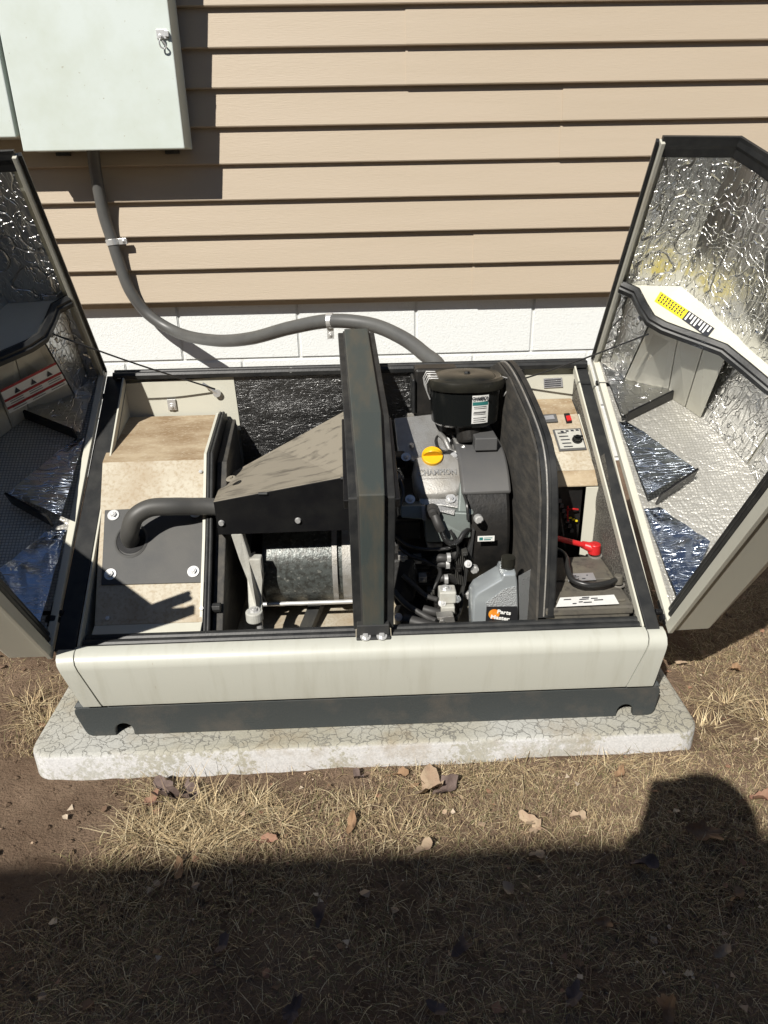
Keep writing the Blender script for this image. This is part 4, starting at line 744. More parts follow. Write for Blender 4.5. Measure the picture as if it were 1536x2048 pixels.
# intake duct behind, flared black bellows
bm = B()
for i in range(4):
    a_ = Vector(LI(i,(0.0133,-1.0000,0.5814),(0.01157,0.00000,0.00603))); h_ = 0.075
    box(bm, (a_.x, -1.03+0.01*i, a_.z-h_), (a_.x+0.0075, -0.97, a_.z))
obj('intake_bellows', bm, M['rubber'], GEN, bev=0.004)
bm = B(); box(bm, (0.02, -1.02, 0.50), (0.11, -0.97, 0.60)); cyl(bm, (0.10,-1.05,0.51), (0.10,-1.06,0.47), 0.035, n=20); cyl(bm, (0.12,-1.10,0.512), (0.125,-1.11,0.470), 0.026, n=20); obj('intake_duct', bm, M['engine_black'], GEN, bev=0.006)
bm = B(); box(bm, (0.128,-1.16,0.466), (0.172,-1.09,0.492)); obj('carburettor_box', bm, M['engine_grey'], GEN, bev=0.002)
bm = B(); tube(bm, [(0.0674,-1.0800,0.4777), (0.0756,-1.1000,0.4710), (0.0837,-1.1200,0.4560), (0.0947,-1.1300,0.4538), (0.1126,-1.1300,0.4659)], 0.006, 10); obj('carburettor_linkage', bm, M['alu'], GEN, smooth=True)

# --- right divider with curved seal edge
rd = [(0.188,-0.955,0.585), (0.192,-1.02,0.610), (0.197,-1.12,0.600), (0.203,-1.26,0.560), (0.206,-1.335,0.520), (0.207,-1.375,0.450), (0.206,-1.405,0.33), (0.203,-1.425,0.245), (0.200,-1.425,0.130), (0.190,-0.955,0.130)]
bm = B(); plate(bm, rd, (0.004, 0, 0)); rdv = obj('baffle_wall', bm, M['foam'], GEN, bev=0.0008)
edge = [Vector(p)+Vector((0.010,0,0)) for p in rd[:8]]
cyz = Vector((0.2, -1.15, 0.30))
def edge_strip(pts, x0, x1, t):
    bm = B(); rings = []
    for i, p in enumerate(pts):
        d = (pts[min(i+1, len(pts)-1)]-pts[max(i-1, 0)]).normalized(); n_ = Vector((1,0,0)).cross(d).normalized()
        if n_.dot(p-cyz) < 0: n_ = -n_
        rings.append([p+Vector((x0,0,0)), p+Vector((x1,0,0)), p+Vector((x1,0,0))-n_*t, p+Vector((x0,0,0))-n_*t])
    ringed(bm, rings); return bm
es = catmull(edge, 5)
obj('baffle_flange', edge_strip(es, -0.006, 0.022, 0.003), M['rubber'], rdv, smooth=40)
obj('baffle_seal', edge_strip([p+Vector((0.010, -0.002, 0.004)) for p in es], 0.0, 0.010, 0.008), M['rubber'], rdv, smooth=40)
obj('bright_lip', edge_strip([p+Vector((0.002, -0.001, 0.003)) for p in es], 0.0, 0.0022, 0.006), M['alu_dull'], rdv, smooth=40)

# --- control panel
sp = [(0.245,-1.010,0.492), (0.372,-1.010,0.492), (0.378,-1.140,0.412), (0.268,-1.140,0.412)]
fc0, fc1, fc2, fc3 = map(Vector, sp)
bm = B(); plate(bm, [fc0-Vector((0.03,0,0)), fc1, fc2, fc3-Vector((0.05,0,0))], (0, 0.001, -0.003)); cpn = obj('control_panel', bm, M['cream_dusty'], GEN, bev=0.001)
pn = (fc1-fc0).cross(fc3-fc0).normalized(); pn = pn if pn.z > 0 else -pn
pdn = (fc3-fc0)-Vector((1,0,0))*(fc3-fc0).x; pdn.normalize()
def onp(px, o=0.001):
    d = Vector(px); return d-pn*((d-fc0).dot(pn)-o)
bm = B(); plate(bm, [fc0-Vector((0.03,0,0)), fc1, fc1+Vector((0.0,0.055,0.02)), fc0+Vector((-0.03,0.055,0.02))], (0,0,-0.003)); obj('upper_ledge', bm, M['brown_dust'], cpn, bev=0.001)
bm = B(); plate(bm, [fc3+Vector((-0.05,-0.001,0)), fc2+Vector((0,-0.001,0)), fc2+Vector((0,-0.028,-0.022)), fc3+Vector((-0.05,-0.028,-0.022))], (0,0,-0.003)); obj('dusty_lip', bm, M['brown_dust'], cpn, bev=0.0008)
bm = B(); plate(bm, [fc2+Vector((0.001,0,0)), fc1+Vector((0.001,0,0)), fc1+Vector((0.012,0.02,-0.30)), fc2+Vector((0.010,-0.03,-0.09))], (0.003,0,0)); obj('side_cheek', bm, M['cream'], cpn, bev=0.0008)
bm = B(); box(bm, (0.355,-1.168,0.135), (0.380,-1.165,0.385)); obj('support_leg', bm, M['cream'], cpn, bev=0.0008)
bm = B(); plate(bm, [(0.2683,-0.9520,0.5658), (0.3788,-0.9520,0.5607), (0.3990,-0.9520,0.4627), (0.2745,-0.9520,0.4662)], (0,-0.002,0)); obj('rear_sheet', bm, M['cream'], cpn)
bm = B(); plate(bm, [(0.3064,-0.9560,0.5580), (0.3470,-0.9560,0.5592), (0.3510,-0.9560,0.5380), (0.3090,-0.9560,0.5369)], (0,-0.0008,0)); obj('rating_label', bm, M['silverlabel'], cpn)
for i in range(4):
    a_ = Vector(LI(i,(0.3084,-0.9575,0.5550),(0.00033,0.00000,-0.00443))); b_ = Vector(LI(i,(0.3446,-0.9575,0.5563),(0.00037,0.00000,-0.00447))); bm = B(); plate(bm, [a_, b_, b_+Vector((0,0,-0.0012)), a_+Vector((0,0,-0.0012))], (0,-0.0004,0)); obj('label_line', bm, M['ink'], cpn)
def panel_quad(name, quad, m_, h_=0.002, o=0.0006, bev=0.0):
    bm = B(); pts = [onp(p, o) for p in quad]; plate(bm, pts, pn*h_); return obj(name, bm, m_, cpn, bev=bev)
panel_quad('hour_meter', [(0.2903,-1.0152,0.4932), (0.3241,-1.0139,0.4941), (0.3247,-1.0323,0.4817), (0.2922,-1.0336,0.4808)], M['engine_grey'], 0.005, bev=0.0012)
panel_quad('meter_window', [(0.2970,-1.0200,0.4900), (0.3167,-1.0183,0.4911), (0.3181,-1.0275,0.4849), (0.2984,-1.0292,0.4838)], M['silverlabel'], 0.0008, 0.0062)
panel_quad('rocker_frame', [(0.3415,-1.0133,0.4945), (0.3536,-1.0125,0.4951), (0.3543,-1.0343,0.4804), (0.3423,-1.0351,0.4799)], M['engine_black'], 0.004, bev=0.0006)
panel_quad('rocker_switch', [(0.3431,-1.0214,0.4891), (0.3530,-1.0205,0.4896), (0.3537,-1.0320,0.4819), (0.3439,-1.0328,0.4813)], M['red'], 0.005, 0.003, bev=0.0008)
panel_quad('switch_plate_frame', [(0.3093,-1.0499,0.4699), (0.3694,-1.0483,0.4710), (0.3710,-1.0967,0.4383), (0.3132,-1.0983,0.4373)], M['engine_grey'], 0.0035, bev=0.0008)
panel_quad('switch_plate', [(0.3129,-1.0533,0.4676), (0.3654,-1.0515,0.4688), (0.3676,-1.0934,0.4406), (0.3160,-1.0951,0.4394)], M['castcream'], 0.0012, 0.0042)
for i in range(5):
    panel_quad('plate_marking', [LI(i,(0.3170,-1.0590,0.4637),(0.00160,-0.00777,-0.00520)), LI(i,(0.3363,-1.0585,0.4641),(0.00150,-0.00777,-0.00523)), LI(i,(0.3368,-1.0607,0.4626),(0.00153,-0.00773,-0.00523)), LI(i,(0.3177,-1.0613,0.4622),(0.00157,-0.00773,-0.00520))], M['ink'], 0.0004, 0.0056)
for i in range(4):
    panel_quad('plate_marking', [LI(i,(0.3243,-1.0548,0.4666),(0.01080,0.00080,0.00053)), LI(i,(0.3306,-1.0550,0.4664),(0.01083,0.00080,0.00057)), LI(i,(0.3310,-1.0583,0.4642),(0.01080,0.00080,0.00053)), LI(i,(0.3247,-1.0581,0.4643),(0.01077,0.00077,0.00053))], M['ink'], 0.0004, 0.0056)
q = onp((0.3545,-1.0767,0.4518), 0.005); bm = B(); cyl(bm, q, q+pn*0.003, 0.0105, n=28); obj('knob_dial', bm, M['engine_black'], cpn, smooth=30)
bm = B(); cyl(bm, q+pn*0.003, q+pn*0.010, 0.0078, 0.007, n=24); obj('selector_knob', bm, M['gloss'], cpn, smooth=30)
e_ = Vector((1,0,0)); f_ = pn.cross(e_).normalized(); bm = B(); plate(bm, [q+pn*0.010-e_*0.010-f_*0.0022, q+pn*0.010+e_*0.010-f_*0.0022, q+pn*0.010+e_*0.010+f_*0.0022, q+pn*0.010-e_*0.010+f_*0.0022], pn*0.004); obj('knob_pointer', bm, M['gloss'], cpn, bev=0.0008)
# inside the control compartment: dark relay board with red and yellow pieces
bm = B(); box(bm, (0.215,-1.155,0.14), (0.352,-1.150,0.385)); rb = obj('relay_board', bm, M['engine_black'], GEN)
for i in range(7):
    q = Vector(LI(i,(0.3043,-1.1580,0.3548),(0.00507,0.00000,-0.01137))); bm = B(); box(bm, (q.x-0.003, q.y-0.006, q.z-0.004), (q.x+0.004, q.y, q.z+0.004)); obj('terminal', bm, M['engine_grey'], rb)
for (u0, v0, u1, v1), mm in (((0,0,1,1), 'red'),):
    bm = B(); tube(bm, [(0.3196,-1.1650,0.3351), (0.3302,-1.1700,0.3391), (0.3432,-1.1650,0.3354)], 0.002, 8); tube(bm, [(0.3219,-1.1650,0.3439), (0.3210,-1.1700,0.3260), (0.3238,-1.1680,0.3116)], 0.0016, 8); obj('red_wire', bm, M['red'], rb, smooth=True)
for i in range(3):
    q = Vector(LI(i,(0.3292,-1.1620,0.3166),(0.00657,0.00000,-0.00363))); bm = B(); box(bm, (q.x-0.0025, q.y-0.003, q.z-0.0015), (q.x+0.0025, q.y, q.z+0.0015)); obj('fuse', bm, M['yellowink'], rb)
# padded insulation strip beside the panel
def pad_fn(u, v):
    p = Vector((0.3850,-1.1152,0.4399))*(1-v)+Vector((0.3830,-1.3063,0.2592))*v
    return p+Vector((0.0, (u-0.5)*0.10, (0.5-u)*0.07-0.02))+Vector((-0.008*math.sin(math.pi*u)*(0.6+0.4*abs(math.sin(v*14))), 0, 0))
bm = B(); grid_sheet(bm, pad_fn, 10, 40); obj('insulation_strip', bm, M['screen'], GEN, smooth=60)

# ------------------------------------------------------------------ battery, cables
bt = thing('battery', (0.31, -1.33, 0.126), 'dusty black car battery with worn labels in the right front bay', 'battery')
bz = 0.262
bm = B(); box(bm, (0.222,-1.420,0.127), (0.372,-1.235,bz-0.016)); obj('battery_case', bm, M['battery'], bt, bev=0.003)
bm = B(); box(bm, (0.219,-1.424,bz-0.016), (0.376,-1.231,bz)); 
obj('battery_lid', bm, M['battery'], bt, bev=0.003)
for y0_, y1_ in ((-1.408,-1.372), (-1.330,-1.296)):
    bm = B(); box(bm, (0.226,y0_,bz), (0.366,y1_,bz+0.004)); obj('vent_cap_strip', bm, M['battery'], bt, bev=0.0015)
for k_, (p0, p1, p2, p3) in enumerate((((0.2922,-1.3123,0.2680), (0.3363,-1.3113,0.2680), (0.3338,-1.3383,0.2680), (0.2807,-1.3404,0.2680)), ((0.2506,-1.3982,0.2680), (0.3490,-1.3942,0.2680), (0.3476,-1.4250,0.2680), (0.2359,-1.4278,0.2680)))):
    bm = B(); plate(bm, [p0, p1, p2, p3], (0,0,0.0008)); obj('battery_label', bm, M['white'] if k_ else M['silverlabel'], bt)
    P0, P1, P2, P3 = map(Vector, (p0, p1, p2, p3))
    for i in range(9 if k_ else 6):
        u0_ = 0.04+random.random()*0.75; v0_ = 0.1+random.random()*0.65; du = 0.05+0.12*random.random(); dv_ = 0.10
        f2 = lambda u, v: (P0*(1-u)+P1*u)*(1-v)+(P3*(1-u)+P2*u)*v+Vector((0,0,0.0010+0.00005*i))
        bm = B(); plate(bm, [f2(u0_, v0_), f2(u0_+du, v0_), f2(u0_+du, v0_+dv_), f2(u0_, v0_+dv_)], (0,0,0.0003)); obj('label_mark', bm, M['ink'], bt)
for q in ((0.3653,-1.2315,0.2620), (0.3734,-1.3454,0.2620)):
    bm = B(); q = Vector((q[0], q[1], bz)); cyl(bm, q, q+Vector((0,0,0.003)), 0.014, n=24); cyl(bm, q+Vector((0,0,0.003)), q+Vector((0,0,0.012)), 0.009, 0.008, n=20); obj('terminal_post', bm, M['alu_dull'], bt, smooth=35)
rc = thing('positive_cable', (0.3677,-1.2209,0.2700), 'red battery cable with red rubber boot on the rear terminal', 'cable')
bm = B(); tube(bm, [(0.2506,-1.2514,0.3200), (0.2783,-1.2416,0.3100), (0.3108,-1.2351,0.2980), (0.3403,-1.2326,0.2880)], 0.0055, 12); obj('cable_run', bm, M['red'], rc, smooth=True)
bm = B(); q0 = Vector((0.3357,-1.2278,0.2880)); q1 = Vector((0.3581,-1.2352,0.2820)); cyl(bm, q0, q1, 0.0068, 0.011, n=16); cyl(bm, q1+Vector((0.003,0,-0.012)), q1+Vector((0.003,0,0.010)), 0.0125, 0.0115, n=20); obj('terminal_boot', bm, M['red'], rc, bev=0.002, smooth=50)
bc = thing('negative_cable', (0.3341,-1.3606,0.2700), 'black battery cable looping to the front terminal of the battery', 'cable')
bm = B(); tube(bm, [(0.2468,-1.2702,0.3100), (0.2692,-1.2789,0.3050), (0.2834,-1.2994,0.3000), (0.2771,-1.3453,0.2950), (0.2799,-1.3704,0.2880), (0.3067,-1.3852,0.2850), (0.3433,-1.3715,0.2800), (0.3675,-1.3547,0.2780)], 0.0052, 12); obj('cable_run', bm, M['wire'], bc, smooth=True)
bm = B(); q = Vector((0.3685,-1.3550,0.2760)); cyl(bm, q-Vector((0,0,0.006)), q+Vector((0,0,0.010)), 0.0095, 0.0075, n=16); obj('terminal_clamp', bm, M['battery'], bc, bev=0.001)
# ------------------------------------------------------------------ oil bottle
ob = thing('oil_bottle', (0.15,-1.385,0.13), 'silver grey plastic oil bottle with a Parts Master label standing inside the housing', 'bottle')
yb = -1.398
sil = [(0.0984,-1.3980,0.1636), (0.0935,-1.3980,0.2336), (0.0932,-1.3980,0.2699), (0.1008,-1.3980,0.2839), (0.1447,-1.3980,0.3125), (0.1477,-1.3980,0.3223), (0.1697,-1.3980,0.3215), (0.1732,-1.3980,0.3074), (0.1779,-1.3980,0.2563), (0.1854,-1.3980,0.1600)]
sil = [Vector(p) for p in sil]; cen = sum(sil, Vector())/len(sil)
bm = B(); ringed(bm, [[cen+(p-cen)*0.93+Vector((0,-0.001,0)) for p in sil], [cen+(p-cen)*0.985+Vector((0,0.004,0)) for p in sil], [p+Vector((0,0.014,0)) for p in sil], [p+Vector((0,0.040,0)) for p in sil], [cen+(p-cen)*0.95+Vector((0,0.052,0)) for p in sil]])
obj('bottle_body', bm, M['bottle'], ob, bev=0.002, smooth=40)
bm = B(); plate(bm, [Vector((0.1182,-1.3995,0.2637)), Vector((0.1490,-1.3995,0.2911)), Vector((0.1700,-1.3995,0.2963)), Vector((0.1741,-1.3995,0.2553)), Vector((0.1185,-1.3995,0.2564))], (0,-0.0006,0)); obj('embossed_panel', bm, M['bottle_tex'], ob)
bm = B(); q = Vector((0.1586,-1.3980,0.3160)); q.y += 0.022; cyl(bm, q, q+Vector((0,0,0.012)), 0.0120, n=24); cyl(bm, q+Vector((0,0,0.012)), q+Vector((0,0,0.026)), 0.0130, 0.0125, n=24); obj('bottle_cap', bm, M['gloss_dust'], ob, smooth=30)
lb = [Vector((0.1190,-1.4015,0.2576)), Vector((0.1736,-1.4015,0.2555)), Vector((0.1792,-1.4015,0.1898)), Vector((0.1179,-1.4015,0.1923))]
bm = B(); plate(bm, lb, (0,-0.0006,0)); obj('bottle_label', bm, M['labelblack'], ob)
q = Vector((0.1329,-1.4025,0.2421)); bm = B(); cyl(bm, q, q+Vector((0,-0.0006,0)), 0.0100, n=24); obj('label_emblem', bm, M['orange'], ob)
link('label_lettering', text_mesh('Parts', 0.0105, M['white'], 0, 1.0, 0.0004), ob, surf_matrix((0.1501,-1.4055,0.2464), (1,0,0), (0,0,1), 1.15, 1.0, 0.25))
link('label_lettering', text_mesh('Master', 0.0105, M['white'], 0, 1.0, 0.0004), ob, surf_matrix((0.1434,-1.4055,0.2352), (1,0,0), (0,0,1), 1.15, 1.0, 0.25))
# second container face in reflective foil behind the bottle
bm = B(); grid_sheet(bm, quad_fn((0.1750,-1.3920,0.3120), (0.2026,-1.3680,0.3121), (0.2073,-1.3680,0.1807), (0.1825,-1.3960,0.2000)), 8, 24); obj('bottle_side', bm, M['bottle_tex'], ob, smooth=60)

# ------------------------------------------------------------------ lids (built once, placed twice)
PRO = [(0.000,0.000), (0.000,0.066), (0.156,0.262), (0.330,0.243), (0.560,0.148), (0.613,0.120), (0.627,0.000)]
LC = 0.500; T_ = 0.004
def off_prof(pro, t):
    out = []; n = len(pro)
    c = Vector((0.3, 0.08))
    for i, p in enumerate(pro):
        p = Vector(p)
        a = Vector(pro[i-1]) if i else None; b_ = Vector(pro[i+1]) if i < n-1 else None
        ns = []
        for q0, q1 in ((a, p), (p, b_)):
            if q0 is None or q1 is None: continue
            d = (q1-q0).normalized(); nn = Vector((-d.y, d.x)); mid = (q0+q1)/2
            if nn.dot(mid-c) < 0: nn = -nn
            ns.append(nn)
        nn = sum(ns, Vector((0,0))).normalized(); out.append(p+nn*t/max(0.5, nn.dot(ns[0])))
    return out
def lid_shell():
    bm = B(); outp = off_prof(PRO, T_); n = len(PRO)
    def col(p, c): return bm.verts.new((p[0], p[1], c))
    i0 = [col(p, 0.0) for p in PRO]; i1 = [col(p, LC) for p in PRO]; o0 = [col(p, -T_) for p in outp]; o1 = [col(p, LC) for p in outp]
    for j in range(n-1):
        bm.faces.new((i0[j], i0[j+1], i1[j+1], i1[j])); bm.faces.new((o0[j+1], o0[j], o1[j], o1[j+1])); bm.faces.new((i1[j], i1[j+1], o1[j+1], o1[j]))
    bm.faces.new(list(reversed(i0))); bm.faces.new(o0)
    bm.faces.new((i0[0], i1[0], o1[0], o0[0])); bm.faces.new((i1[-1], i0[-1], o0[-1], o1[-1])); bm.faces.new((i0[-1], i0[0], o0[0], o0[-1]))
    return bm
def inset(p, q, d=0.003):
    return p
# baffle edge (s, h) shared by plate, wall and seal
BE = [(0.622,0.006), (0.600,0.030), (0.560,0.034), (0.525,0.040), (0.505,0.058), (0.488,0.082), (0.462,0.120), (0.440,0.150), (0.392,0.176), (0.345,0.200), (0.300,0.252)]
LP = []   # (name, mesh, [children])
def add(name, bm, m_, smooth=False, bev=0.0, label=None): LP.append((name, mesh(name, bm, m_, smooth), bev, label))
sh_me = mesh('lid', lid_shell(), M['cream'])
# foil on inner walls
def wall_foil(p, q, c0, c1, nrm, name='foil_lining', m_='foil', amp=0.0035, nu=30, nv=60):
    p = Vector(p); q = Vector(q); nrm = Vector(nrm)
    def fn(u, v):
        a = p*(1-u)+q*u; k = 0.003+amp*abs(noise.noise(Vector((u*6+p.x*9, v*9, q.y*7))))*math.sin(math.pi*min(1, max(0, v)))
        return Vector((a.x+nrm.x*k, a.y+nrm.y*k, c0+(c1-c0)*v))
    bm = B(); grid_sheet(bm, fn, nu, nv); add(name, bm, M[m_], 60)
wall_foil((0.625,0.012), (0.613,0.116), 0.004, 0.474, (-0.995,-0.1))
wall_foil((0.611,0.119), (0.559,0.148), 0.004, 0.474, (-0.45,-0.9))
wall_foil((0.557,0.148), (0.332,0.241), 0.004, 0.474, (-0.38,-0.92))
wall_foil((0.327,0.242), (0.158,0.261), 0.004, 0.474, (-0.11,-0.99))
wall_foil((0.153,0.258), (0.003,0.070), 0.004, 0.474, (0.78,-0.62), amp=0.002)
# floor: scrim foil over the whole side panel
def poly_sheet(pts, c, dens=0.012, amp=0.0, cf=None):
    bm = B(); vs = [bm.verts.new((p[0], p[1], c if cf is None else cf(p[0], p[1]))) for p in pts]; bm.faces.new(vs); return bm
add('scrim_lining', poly_sheet([(0.004,0.004), (0.004,0.064), (0.156,0.259), (0.330,0.241), (0.560,0.146), (0.611,0.118), (0.624,0.004)], 0.003), M['foil_scrim'])
# vent louvre steps: each a foil ramp lifting towards a mouth whose shade is a black plate
def ramp(pts_low, pts_high, c_lo, c_hi, thick=0.004):
    bm = B(); top = [Vector((s, h, c_lo)) for s, h in pts_low]+[Vector((s, h, c_hi)) for s, h in pts_high]
    plate(bm, top, (0, 0, -thick)); return bm
def ramp_wr(a, b_, c_, d_, m_, name='vent_ramp'):
    # a-b low edge, c-d high edge (s,h,c)
    a, b_, c_, d_ = map(Vector, (a, b_, c_, d_)); f3 = quad_fn(a, b_, c_, d_)
    bm = B(); grid_sheet(bm, lambda u, v: f3(u, v)+Vector((0,0,0.0035*noise.noise(Vector((u*3+a.x*11, v*7, a.y*30))))), 24, 24); add(name, bm, m_, 60)
ramp_wr((0.452,0.012,0.006), (0.452,0.030,0.008), (0.300,0.118,0.040), (0.250,0.012,0.040), M['foil_sky_tint'])
ramp_wr((0.240,0.012,0.006), (0.240,0.042,0.008), (0.145,0.100,0.036), (0.022,0.012,0.040), M['foil_sky_tint'])
ramp_wr((0.618,0.012,0.008), (0.570,0.052,0.010), (0.509,0.136,0.030), (0.452,0.014,0.026), M['foil'])
for (s0, h0), (s1, h1) in (((0.455,0.026), (0.509,0.138)), ((0.250,0.036), (0.302,0.120))):
    bm = B(); d = Vector((s1-s0, h1-h0, 0)).normalized(); n_ = Vector((d.y, -d.x, 0)); n_ = n_ if n_.x < 0 else -n_
    zz = 0.034 if s0 > 0.4 else 0.042; a = Vector((s0, h0, zz)); b_ = Vector((s1, h1, zz))
    plate(bm, [a, b_, b_+n_*0.004, a+n_*0.004], (0, 0, -zz+0.006)); add('vent_mouth_shade', bm, M['black'])  # black plate closes the open mouth, standing in for its shade
# hinge flange along the seam edge of the side panel
bm = B(); box(bm, (0.002,-0.004,-0.006), (0.640,0.009,0.008)); add('hinge_flange', bm, M['cream'], bev=0.0012)
bm = B(); box(bm, (0.618,-0.003,0.0), (0.632,0.004,LC)); add('rear_flange', bm, M['cream_shade'], bev=0.001)
bm = B(); box(bm, (-0.010,-0.006,0.0), (0.008,0.002,LC)); add('front_flange', bm, M['cream'], bev=0.001)
bm = B(); sweep(bm, [(0.024,0.010,0.012), (0.024,0.010,LC)], (0.3,-1,0), 0.020, 0.010, ridges=2); add('front_seal', bm, M['rubber'])
bm = B(); sweep(bm, [(0.628,-0.004,0.012), (0.628,-0.004,LC)], (0.3,-1,0), 0.010, 0.005); add('rear_seal', bm, M['rubber'])
# seal round the open edge
inn = off_prof(PRO, -0.010)
bm = B(); rings = []
for i, (po, pi) in enumerate(zip(off_prof(PRO, T_+0.001), off_prof(PRO, -0.003))):
    rings.append([Vector((po.x, po.y, LC-0.026)), Vector((po.x, po.y, LC+0.006)), Vector((pi.x, pi.y, LC+0.008)), Vector((pi.x, pi.y, LC+0.002)), Vector((pi.x*0.997+0.001, pi.y*0.99, LC-0.006)), Vector((pi.x, pi.y, LC-0.012)), Vector((pi.x, pi.y, LC-0.026))])
ringed(bm, rings); add('open_edge_seal', bm, M['rubber'])
# baffle box
TP = [Vector((s, h, 0.215)) for s, h in BE]+[Vector((0.34,0.236,0.215)), Vector((0.556,0.146,0.215)), Vector((0.609,0.117,0.215))]
bm = B(); plate(bm, TP, (0,0,-0.002)); add('baffle_plate', bm, M['cream'], bev=0.0)
bm = B()
be = [Vector((s, h, 0.217)) for s, h in BE]
rings = []
for i, p in enumerate(be):
    d = (be[min(i+1, len(be)-1)]-be[max(i-1, 0)]).normalized(); n_ = Vector((d.y, -d.x, 0)); n_ = n_ if n_.dot(Vector((-1,-0.5,0))) > 0 else -n_
    rings.append([p-n_*0.004+Vector((0,0,0.006)), p+n_*0.002+Vector((0,0,0.008)), p+n_*0.008+Vector((0,0,0.003)), p+n_*0.008-Vector((0,0,0.002)), p+n_*0.011-Vector((0,0,0.004)), p+n_*0.011-Vector((0,0,0.013)), p-n_*0.004-Vector((0,0,0.013))])
ringed(bm, rings); add('baffle_seal', bm, M['rubber'], 35)
# box walls under the plate
def wallq(t0, t1, b0, b1, m_, nm='duct_wall'):
    bm = B(); a = [Vector((*t0, 0.205)), Vector((*t1, 0.205)), Vector((*b1, 0.004)), Vector((*b0, 0.004))]
    plate(bm, a, (0.002, 0.002, 0)); add(nm, bm, m_, bev=0.0006)
wallq((0.612,0.020), (0.530,0.040), (0.612,0.030), (0.566,0.048), M['foil'])
wallq((0.528,0.042), (0.490,0.082), (0.564,0.050), (0.516,0.130), M['silverlabel'] if False else M['cream_shade'])
wallq((0.489,0.083), (0.462,0.122), (0.515,0.131), (0.482,0.158), M['cream_shade'])
wallq((0.461,0.123), (0.434,0.155), (0.481,0.159), (0.452,0.182), M['cream'])
bm = B(); bolt(bm, (0.560,0.036,0.185), (-0.3,-1,0), 0.006); add('bolt', bm, M['steel'])
for (s_, h_) in ((0.30,0.244), (0.22,0.268), (0.50,0.166)):
    pass
RA, RB_ = Vector((0.428,-1.46,0.238)), Vector((0.420,-0.94,0.587))
LA, LB_ = Vector((-0.632,-1.46,0.230)), Vector((-0.644,-0.94,0.592))
def lid_matrix(A, B2, side, deg):
    a = (B2-A).normalized(); u = Vector((1,0,0)).cross(a).normalized(); u = u if u.z > 0 else -u
    X = Vector((side,0,0)); X = (X-a*a.dot(X)).normalized(); u = (a.cross(X) if a.cross(X).z > 0 else X.cross(a)).normalized(); r = math.radians(deg); U2 = u*math.cos(r)+X*math.sin(r); C2 = -X*math.cos(r)+u*math.sin(r)
    return Matrix(((a.x, U2.x, C2.x, A.x), (a.y, U2.y, C2.y, A.y), (a.z, U2.z, C2.z, A.z), (0,0,0,1)))
MR = lid_matrix(RA, RB_, 1, 88); ML = lid_matrix(LA, LB_, -1, 87)
lids = {}
for key, MM, lab in (('R', MR, 'right lid propped open with a yellow warning label on its baffle'), ('L', ML, 'left lid propped open with a red striped warning label')):
    L_ = link('lid', sh_me, GEN, MM, 0.0015); L_['label'] = lab; lids[key] = L_
    for nm, me_, bv, lb_ in LP: link(nm, me_, L_, MM, bv)
# labels: right lid, yellow and dark label lying on the baffle plate
def lid_quad(key, MM, name, pts, m_, th=0.0008, dirv=(0,0,1)):
    bm = B(); plate(bm, [Vector(p) for p in pts], Vector(dirv)*th); return obj(name, bm, m_, lids[key], M=MM)
def lerp4(q, u, v): return (q[0]*(1-u)+q[1]*u)*(1-v)+(q[3]*(1-u)+q[2]*u)*v
Mi = MR.inverted()
from mathutils.geometry import intersect_line_plane
def proj_plate(p, MM_, cval):
    return p
yq = [Vector((0.596,0.074,0.2155)), Vector((0.540,0.112,0.2155)), Vector((0.519,0.094,0.2155)), Vector((0.571,0.056,0.2155))]
dq = [Vector((0.540,0.112,0.2155)), Vector((0.490,0.146,0.2155)), Vector((0.468,0.126,0.2155)), Vector((0.519,0.094,0.2155))]
lid_quad('R', MR, 'yellow_warning_label', yq, M['yellowink']); lid_quad('R', MR, 'dark_warning_label', dq, M['ink'])
for r in range(3):
    for k_ in range(9):
        u0 = 0.07+0.098*k_+0.02*random.random(); v0 = 0.12+0.27*r; q4 = [lerp4(yq, u0, v0), lerp4(yq, u0+0.045, v0), lerp4(yq, u0+0.045, v0+0.2), lerp4(yq, u0, v0+0.2)]
        lid_quad('R', MR, 'label_mark', [p+Vector((0,0,0.0009)) for p in q4], M['ink'], 0.0003)
for k_ in range(8):
    u0 = 0.06+0.115*k_; q4 = [lerp4(dq, u0, 0.1), lerp4(dq, u0+0.055, 0.1), lerp4(dq, u0+0.055, 0.9-0.3*(k_ % 3 == 1)), lerp4(dq, u0, 0.9-0.3*(k_ % 3 == 1))]
    lid_quad('R', MR, 'label_mark', [p+Vector((0,0,0.0009)) for p in q4], M['white'], 0.0003)
# reflective yellow warning stickers caught in the crinkled foil above
# left lid: red and white label on the duct wall
wq = [Vector((0.528,0.042,0.165)), Vector((0.462,0.120,0.165)), Vector((0.470,0.136,0.085)), Vector((0.545,0.046,0.085))]
wn = Vector((-0.75,-0.65,0)).normalized()
wallp = lambda u, v, o: lerp4([Vector((0.528,0.042,0.205)), Vector((0.462,0.122,0.205)), Vector((0.482,0.158,0.004)), Vector((0.564,0.050,0.004))], u, v)+wn*o
def wl(name, u0, u1, v0, v1, m_, o): 
    bm = B(); vs = [bm.verts.new(wallp(u, v, o)) for u, v in ((u0,v0), (u1,v0), (u1,v1), (u0,v1))]; bm.faces.new(vs); obj(name, bm, m_, lids['L'], M=ML)
wl('warning_label', 0.02, 1.0, 0.28, 0.66, M['white'], 0.016)
for v0 in (0.28, 0.44, 0.56): wl('label_stripe', 0.02, 1.0, v0, v0+0.035, M['redink'], 0.0165)
for k_ in range(3):
    u0 = 0.15+0.28*k_; bm = B(); vs = [bm.verts.new(wallp(u, v, 0.0168)) for u, v in ((u0,0.42), (u0+0.10,0.42), (u0+0.05,0.34))]; bm.faces.new(vs); obj('warning_triangle', bm, M['ink'], lids['L'], M=ML)
